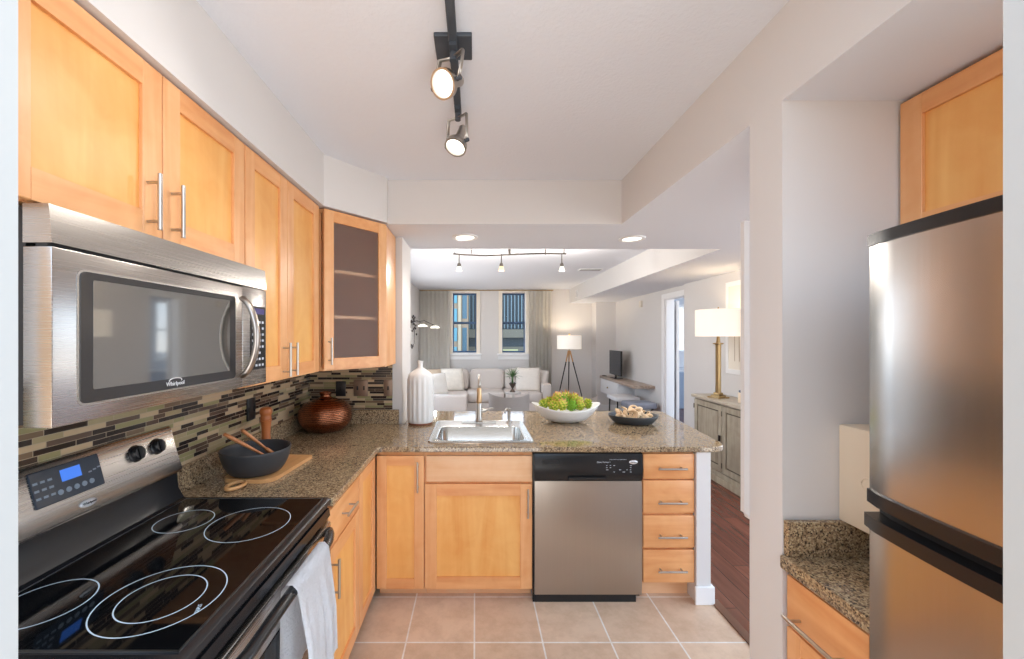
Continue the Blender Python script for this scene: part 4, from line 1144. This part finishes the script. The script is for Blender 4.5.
for i in range(34):
    a_ = i * 2.4; el = rnd.uniform(.25, 1.35); L_ = rnd.uniform(.13, .2)
    d_ = Vector((math.cos(a_) * math.cos(el), math.sin(a_) * math.cos(el), math.sin(el)))
    pts = [Vector((0, 0, .19)) + d_ * L_ * u - Vector((0, 0, .09 * u * u * math.cos(el))) for u in (0, .25, .5, .75, 1)]
    tube(bm, pts, [.004, .008, .007, .004, .001], 5, flat=.35)
rod(bm, (0, 0, .11), (0, 0, .21), .014)
link('leaves', bm, plain('dusty green leaves', rgb(74, 106, 62), .6, var=.25, vscale=40), t, smooth=True)
# tripod floor lamp
M_SHADE = plain('white drum shade', rgb(236, 232, 226), .8, Transmission_Weight=0, Emission_Color=(1, .9, .78, 1), Emission_Strength=.30)
t = thing('floor_lamp', 'lit tripod floor lamp with white drum shade near the far wall', 'lamp', (1.86, 7.9, 0))
bm = nb()
prof = [(.235, 1.255), (.235, 1.52)]
def drum(r, z0, z1, cyl=True):
    bm = nb(); lathe(bm, [(r, z0), (r, z1), (r - .004, z1), (r - .004, z0), (r, z0)], seg=44); return bm
link('lamp_shade', drum(.235, 1.255, 1.52), M_SHADE, t, smooth='auto')
bm = nb(); rod(bm, (0, 0, 1.20), (0, 0, 1.54), .008); bmesh.ops.create_uvsphere(bm, u_segments=10, v_segments=8, radius=.018, matrix=Matrix.Translation((0, 0, 1.545)))
for k in range(3): rod(bm, (0, 0, 1.50), (.232 * math.cos(k * 2.094), .232 * math.sin(k * 2.094), 1.50), .003, seg=6)
link('stem', bm, M_BRASS, t)
for k, a_ in enumerate((R(200), R(-20), R(80))):
    e_ = Vector((math.cos(a_) * .33, math.sin(a_) * .33, 0)); s_ = Vector((math.cos(a_) * .015, math.sin(a_) * .015, 1.22)); m_ = s_.lerp(e_, .18)
    bm = nb(); rod(bm, m_, e_, .012, .009); l_ = link('leg', bm, M_BLACKM, t, smooth='auto')
    bm = nb(); rod(bm, s_, m_, .016, .012); link('leg_top', bm, plain('light oak', rgb(196, 148, 98), .5), l_, smooth='auto')
lamp('floor_lamp_bulb', 'POINT', (1.86, 7.9, 1.42), 9, (1, .82, .6), .05)
# wall shelf desk with TV
t = thing('floating_desk', 'wood-topped floating desk with white drawer box on the right wall', 'desk', (2.85, 6.33, 0))
bx('top', wood('weathered wood', rgb(196, 180, 166), rgb(150, 128, 112), 'y'), t, -.33, 0, 0, 1.75, .668, .713, bev=.003)
bx('drawer_box', plain('white desk lacquer', rgb(226, 228, 232), .4), t, -.31, 0, .80, 1.74, .385, .667, bev=.002)
bm = nb(); box(bm, -.325, -.311, .82, 1.72, .40, .655, bev=.002); d = link('drawer', bm, plain('white drawer front', rgb(236, 236, 238), .4), t)
bm = nb(); rod(bm, (-.326, 1.27, .53), (-.345, 1.27, .53), .014); link('knob', bm, M_BRASS, d, smooth='auto')
t = thing('television', 'small black flat television standing on the floating desk', 'television', (2.64, 7.52, .714), R(-1))
bx('screen', M_BLACK, t, -.012, .02, -.32, .32, .06, .52, bev=.004)
bx('screen_glass', plain('dark screen glass', rgb(26, 34, 46), .12), t, -.0135, -.0115, -.305, .305, .075, .505)
bm = nb(); box(bm, -.06, .09, -.15, .15, 0, .012, bev=.003); box(bm, -.005, .015, -.03, .03, .012, .07); link('stand', bm, M_BLACK, t)
o = bx('remote_control', M_BLACKM, None, 2.55, 2.60, 7.88, 8.02, .714, .728, bev=.002); tag(o, 'dark remote lying at the far end of the floating desk', 'remote')
t = thing('stool', 'grey cushioned stool with crossed dark legs under the floating desk', 'stool', (2.56, 6.25, 0), R(0))
bm = nb(); cushion(bm, 0, 0, .435, .46, .36, .09, e=.25); link('seat', bm, plain('slate grey cushion', rgb(140, 144, 156), .9), t, smooth=True)
for sg in (-1, 1):
    bm = nb(); rod(bm, (-.17, sg * .13, 0), (.17, sg * .13, .40), .012); link('leg', bm, M_BLACKM, t, smooth='auto')
    bm = nb(); rod(bm, (.17, sg * .13 + .025, 0), (-.17, sg * .13 + .025, .40), .012); link('leg', bm, M_BLACKM, t, smooth='auto')
t = thing('bench', 'white low bench beside the grey stool below the desk drawers', 'bench', (2.53, 6.84, 0))
bm = nb(); cushion(bm, 0, 0, .455, .42, .5, .07, e=.2); link('seat', bm, plain('white bench cushion', rgb(230, 230, 232), .9), t, smooth=True)
for sx in (-1, 1):
    for sy in (-1, 1):
        bm = nb(); rod(bm, (sx * .17, sy * .2, 0), (sx * .16, sy * .19, .425), .012); link('leg', bm, M_BLACKM, t, smooth='auto')
# thermostat, vents
o = bx('thermostat', plain('cream plastic', rgb(222, 214, 200), .5), None, 2.825, 2.849, 6.80, 6.90, 2.0, 2.11, bev=.003); tag(o, 'small cream thermostat high on the wall right of the television', 'thermostat')
t = thing('wall_vent', 'small white vent on the side of the ceiling beam', 'vent', (1.98, 7.75, 2.33))
bx('frame', M_TRIM, t, -.012, -.001, -.08, .08, -.07, .07, bev=.002)
bm = nb()
for k in range(5): box(bm, -.016, -.011, -.065, .065, -.055 + k * .025, -.045 + k * .025)
link('louvre', bm, plain('vent grey', rgb(180, 180, 180), .6), t)
t = thing('ceiling_vent', 'flat white air vent on the living room ceiling', 'vent', (1.70, 5.9, LZ))
bx('frame', M_TRIM, t, -.17, .17, -.07, .07, -.012, -.001, bev=.002)
bm = nb()
for k in range(6): box(bm, -.15, .15, -.055 + k * .02, -.047 + k * .02, -.016, -.011)
link('louvre', bm, plain('vent slat grey', rgb(150, 150, 150), .6), t)  # slats in a darker grey than the frame
# left wall: branch sculpture and two-arm lamp
t = thing('wall_sculpture', 'dark metal leafy wall sculpture on the left living room wall', 'sculpture', (XL, 7.35, 1.55))
bm = nb(); rnd = random.Random(6)
M_IRON = plain('dark iron', rgb(66, 60, 58), .5, .5)
tube(bm, [(.02, -.1, -.25), (.04, .12, -.18), (.03, .2, .0), (.04, .1, .18), (.02, -.1, .25), (.03, -.22, .1)], .006, 6)
link('stem', bm, M_IRON, t, smooth=True)
bm = nb()
for i in range(22):
    c_ = Vector((rnd.uniform(.02, .08), rnd.uniform(-.2, .22), rnd.uniform(-.02, .34) if i < 17 else rnd.uniform(-.3, -.2)))
    cushion(bm, c_.x, c_.y, c_.z, .03, .05, .045, e=.9, n=5)
link('leaf', bm, M_IRON, t, smooth=True)
t = thing('wall_lamp', 'two-armed lit lamp reaching from the left living room wall', 'lamp', (XL, 7.1, 1.74))
bm = nb(); box(bm, .001, .015, -.05, .05, -.06, .06); link('backplate', bm, M_IRON, t)
for i, (X_, Y_, Z_) in enumerate(((.25, -.02, -.04), (.46, .05, -.065))):
    bm = nb(); tube(bm, [(.01, 0, 0), (X_ * .6, Y_ * .5, .04), (X_, Y_, Z_ + .02)], .006, 6); a_ = link('arm', bm, M_IRON, t, smooth=True)
    bm = nb(); lathe(bm, smoothprof([(.02, .02), (.07, .0), (.085, -.025), (.08, -.025), (.0, -.005)]), (X_, Y_, Z_), 20); link('lamp_shade', bm, emit('glowing lamp disc', (1, .93, .8, 1), 1.3), a_, smooth=True)
    lamp('wall_lamp_bulb', 'POINT', (XL + X_, 7.1 + Y_, 1.74 + Z_ - .06), 1.5, size=.03)

# ---------------------------------------------------------------- dining side: sideboard, lamp, picture
M_GREYW = wood('weathered grey oak', rgb(178, 168, 148), rgb(144, 132, 114), 'z', rough=.6)
M_GREYD = plain('dark glaze line', rgb(88, 78, 66), .7)
t = thing('sideboard', 'weathered greige sideboard with panelled doors on the right wall', 'sideboard', (2.47, 4.54, 0), -PI / 2)
bx('carcass', M_GREYW, t, .02, 1.06, .018, .30, .12, .815)
bm = nb(); box(bm, 0, 1.08, -.02, .31, .816, .85, bev=.006); link('top', bm, wood('sideboard top', rgb(196, 186, 168), rgb(168, 156, 138), 'x', rough=.4), t)
bm = nb(); box(bm, .005, 1.075, .0, .27, .0, .07, bev=.004); box(bm, .012, 1.068, .008, .268, .07, .119, bev=.004); link('plinth', bm, M_GREYW, t)
for x0, x1 in ((.035, .53), (.54, 1.045)):
    bm = nb(); f_ = .055
    box(bm, x0, x0 + f_, 0, .018, .13, .80, bev=.003); box(bm, x1 - f_, x1, 0, .018, .13, .80, bev=.003); box(bm, x0 + f_, x1 - f_, 0, .018, .13, .13 + f_); box(bm, x0 + f_, x1 - f_, 0, .018, .80 - f_, .80)
    d = link('door', bm, M_GREYW, t, smooth='auto')
    bx('panel_recess', M_GREYD, d, x0 + f_, x1 - f_, .013, .018, .13 + f_, .80 - f_)
    bx('panel', M_GREYW, d, x0 + f_ + .014, x1 - f_ - .014, .003, .013, .13 + f_ + .014, .80 - f_ - .014, bev=.004)
    bm = nb()
    for z in (.2, .72): rod(bm, (x0 - .004, -.002, z - .025), (x0 - .004, -.002, z + .025), .005, seg=8)
    link('hinge', bm, M_GREYD, d)
    bm = nb(); box(bm, x1 - .03, x1 - .012, -.02, 0, .44, .50, bev=.003); link('handle', bm, M_IRON, d)
t = thing('table_lamp', 'lit brass column table lamp with wide white shade on the sideboard', 'lamp', (2.56, 4.21, .851), R(20))
bm = nb(); box(bm, -.05, .05, -.05, .05, 0, .03, bev=.004); box(bm, -.032, .032, -.032, .032, .03, .055, bev=.004)
for a_ in range(4): vs = box(bm, .03, .10, -.012, .012, 0, .014); bmesh.ops.rotate(bm, verts=vs, cent=(0, 0, 0), matrix=Matrix.Rotation(a_ * PI / 2 + PI / 4, 3, 'Z'))
link('base', bm, M_BRASS, t)
bm = nb(); lathe(bm, smoothprof([(.03, .055), (.026, .075), (.026, .54), (.034, .56)], 2) + [(.05, .565), (.05, .575), (.02, .58), (.012, .66)], seg=20, flute=.05, nf=8); link('column', bm, M_BRASS, t, smooth='auto')
link('lamp_shade', drum(.215, .645, .925), plain('warm white shade', rgb(240, 234, 224), .8, Emission_Color=(1, .87, .7, 1), Emission_Strength=.25), t, smooth='auto')
bm = nb(); rod(bm, (0, 0, .58), (0, 0, .955), .006)
for k in range(3): rod(bm, (0, 0, .9), (.21 * math.cos(k * 2.094), .21 * math.sin(k * 2.094), .9), .003, seg=6)
link('harp', bm, M_BRASS, t)
lamp('table_lamp_bulb', 'POINT', (2.56, 4.21, .851 + .80), 1.8, (1, .80, .56), .05)
t = thing('framed_picture', 'pale framed artwork on the wall behind the brass table lamp', 'picture', (2.80, 4.06, 1.09))
bm = nb()
for a in ((-.38, .38, 0, .05), (-.38, .38, .95, 1.0), (-.38, -.34, .05, .95), (.34, .38, .05, .95)): box(bm, -.018, -.001, a[0], a[1], a[2], a[3])
link('frame', bm, M_TRIM, t)
bx('mat', plain('cream picture mat', rgb(238, 230, 216), .7), t, -.012, -.002, -.34, .34, .05, .95)
bm = nb()
for k in range(7): box(bm, -.0135, -.012, -.22 + k * .075, -.212 + k * .075 , .14, .38 + .05 * ((k * 3) % 4))
link('drawing', bm, plain('pale brown ink', rgb(190, 172, 150), .8), t)
t = thing('jar', 'small cream canister with blue band at the right of the brass lamp', 'jar', (2.585, 3.86, .851))
bx('body', M_CREAM, t, -.03, .03, -.03, .03, 0, .10, bev=.004); bx('lid', plain('blue lid', rgb(96, 112, 136), .5), t, -.025, .025, -.025, .025, .1005, .125, bev=.004)

# ---------------------------------------------------------------- bedroom seen through the doorway
t = thing('bed', 'blue upholstered bed end seen through the bedroom doorway', 'bed', (4.9, 9.4, 0))
M_BLUE = plain('slate blue upholstery', rgb(158, 172, 192), .9)
bx('footboard', M_BLUE, t, -.95, .55, -1.1, -1.0, .0, .76, bev=.02)
bx('mattress', plain('white bedding', rgb(234, 236, 240), .9), t, -.92, .52, -.99, 1.0, .25, .80, bev=.08)
def bedpil(label, loc, rz, mat):
    bm = nb(); pillow(bm, .55, .42, .16); o = link('bed_pillow', bm, mat, None, smooth=True, loc=loc, rot=(-.35, 0, rz)); tag(o, label, 'pillow', 'pillows on the bed')
bedpil('white pillow standing on the bed beyond the doorway', (4.75, 8.85, .805), R(10), plain('white pillow cotton', rgb(238, 240, 244), .9))
bedpil('dark teal pillow at the left of the bed beyond the doorway', (4.24, 8.62, .805), R(40), plain('dark teal pillow', rgb(62, 84, 96), .9))
# open bedroom door leaf
t = bpy.data.objects.new('door_1', None); C.objects.link(t); struct(t); t.location = (3.0, 5.96, 0); t.rotation_euler = (0, 0, R(70))
bx('door_leaf', M_TRIM, t, 0, .72, -.04, 0, .01, 2.03, bev=.002)
bm = nb(); rod(bm, (.66, -.04, .98), (.66, -.075, .98), .012); rod(bm, (.66, -.075, .98), (.66, -.10, .98), .025); link('knob', bm, M_BLACKM, t, smooth='auto')

# ---------------------------------------------------------------- outside: street and buildings
sbox('ground_street', plain('street asphalt', rgb(150, 148, 144), .9), -40, 60, 13.2, 70, -1.2, -1.1)
t = thing('office_building', 'dark glass office building with pale vertical fins beyond the right window', 'building', (3.2, 24.3, -1.1))
bx('wall', plain('blue green curtain glass', rgb(26, 42, 50), .35), t, -3.6, 9, 0, 5, 2.0, 6.0)
bm = nb()
for k in range(60): box(bm, -3.55 + k * .21, -3.50 + k * .21, -.16, 0, 3.1, 6.0)
link('fin', bm, plain('pale fin metal', rgb(96, 118, 128), .5), t)
bm = nb(); box(bm, -3.7, 9.1, -.4, .0, 2.55, 3.05); box(bm, -3.7, 9.1, -.05, 5, 0, 2.0); link('canopy', bm, plain('grey concrete', rgb(100, 98, 88), .9), t)
for k in range(8): bx('shop_window', plain('pale yellow blind', rgb(164, 166, 124), .6), t, -3.2 + k * 1.5, -2.1 + k * 1.5, -.10, -.05, 1.35, 1.85)
t = thing('stone_building', 'beige stone building with teal windows beyond the left window', 'building', (-2.0, 22, -1.1))
bx('wall', plain('beige stone', rgb(134, 120, 102), .9), t, -4, 1.62, 0, 1.9, 0, 5.7)
bm = nb()
for k in range(5): box(bm, 1.08 - k * 1.0, 1.24 - k * 1.0, -.15, 0, 0, 5.7)
link('pilaster', bm, plain('pale stone', rgb(156, 146, 126), .9), t)
for k in range(3):
    for j in range(4): bx('window', plain('teal glass', rgb(70, 128, 146), .2), t, (.55 if k == 0 else .2 - k) , (1.02 if k == 0 else .85 - k), -.03, 0, 1.3 + j * 1.05, 2.05 + j * 1.05)
for k in range(2): bx('window', plain('dark teal glass', rgb(52, 84, 100), .2), t, 1.3, 1.55, -.03, 0, 1.6 + k * 2.0, 3.1 + k * 2.0)
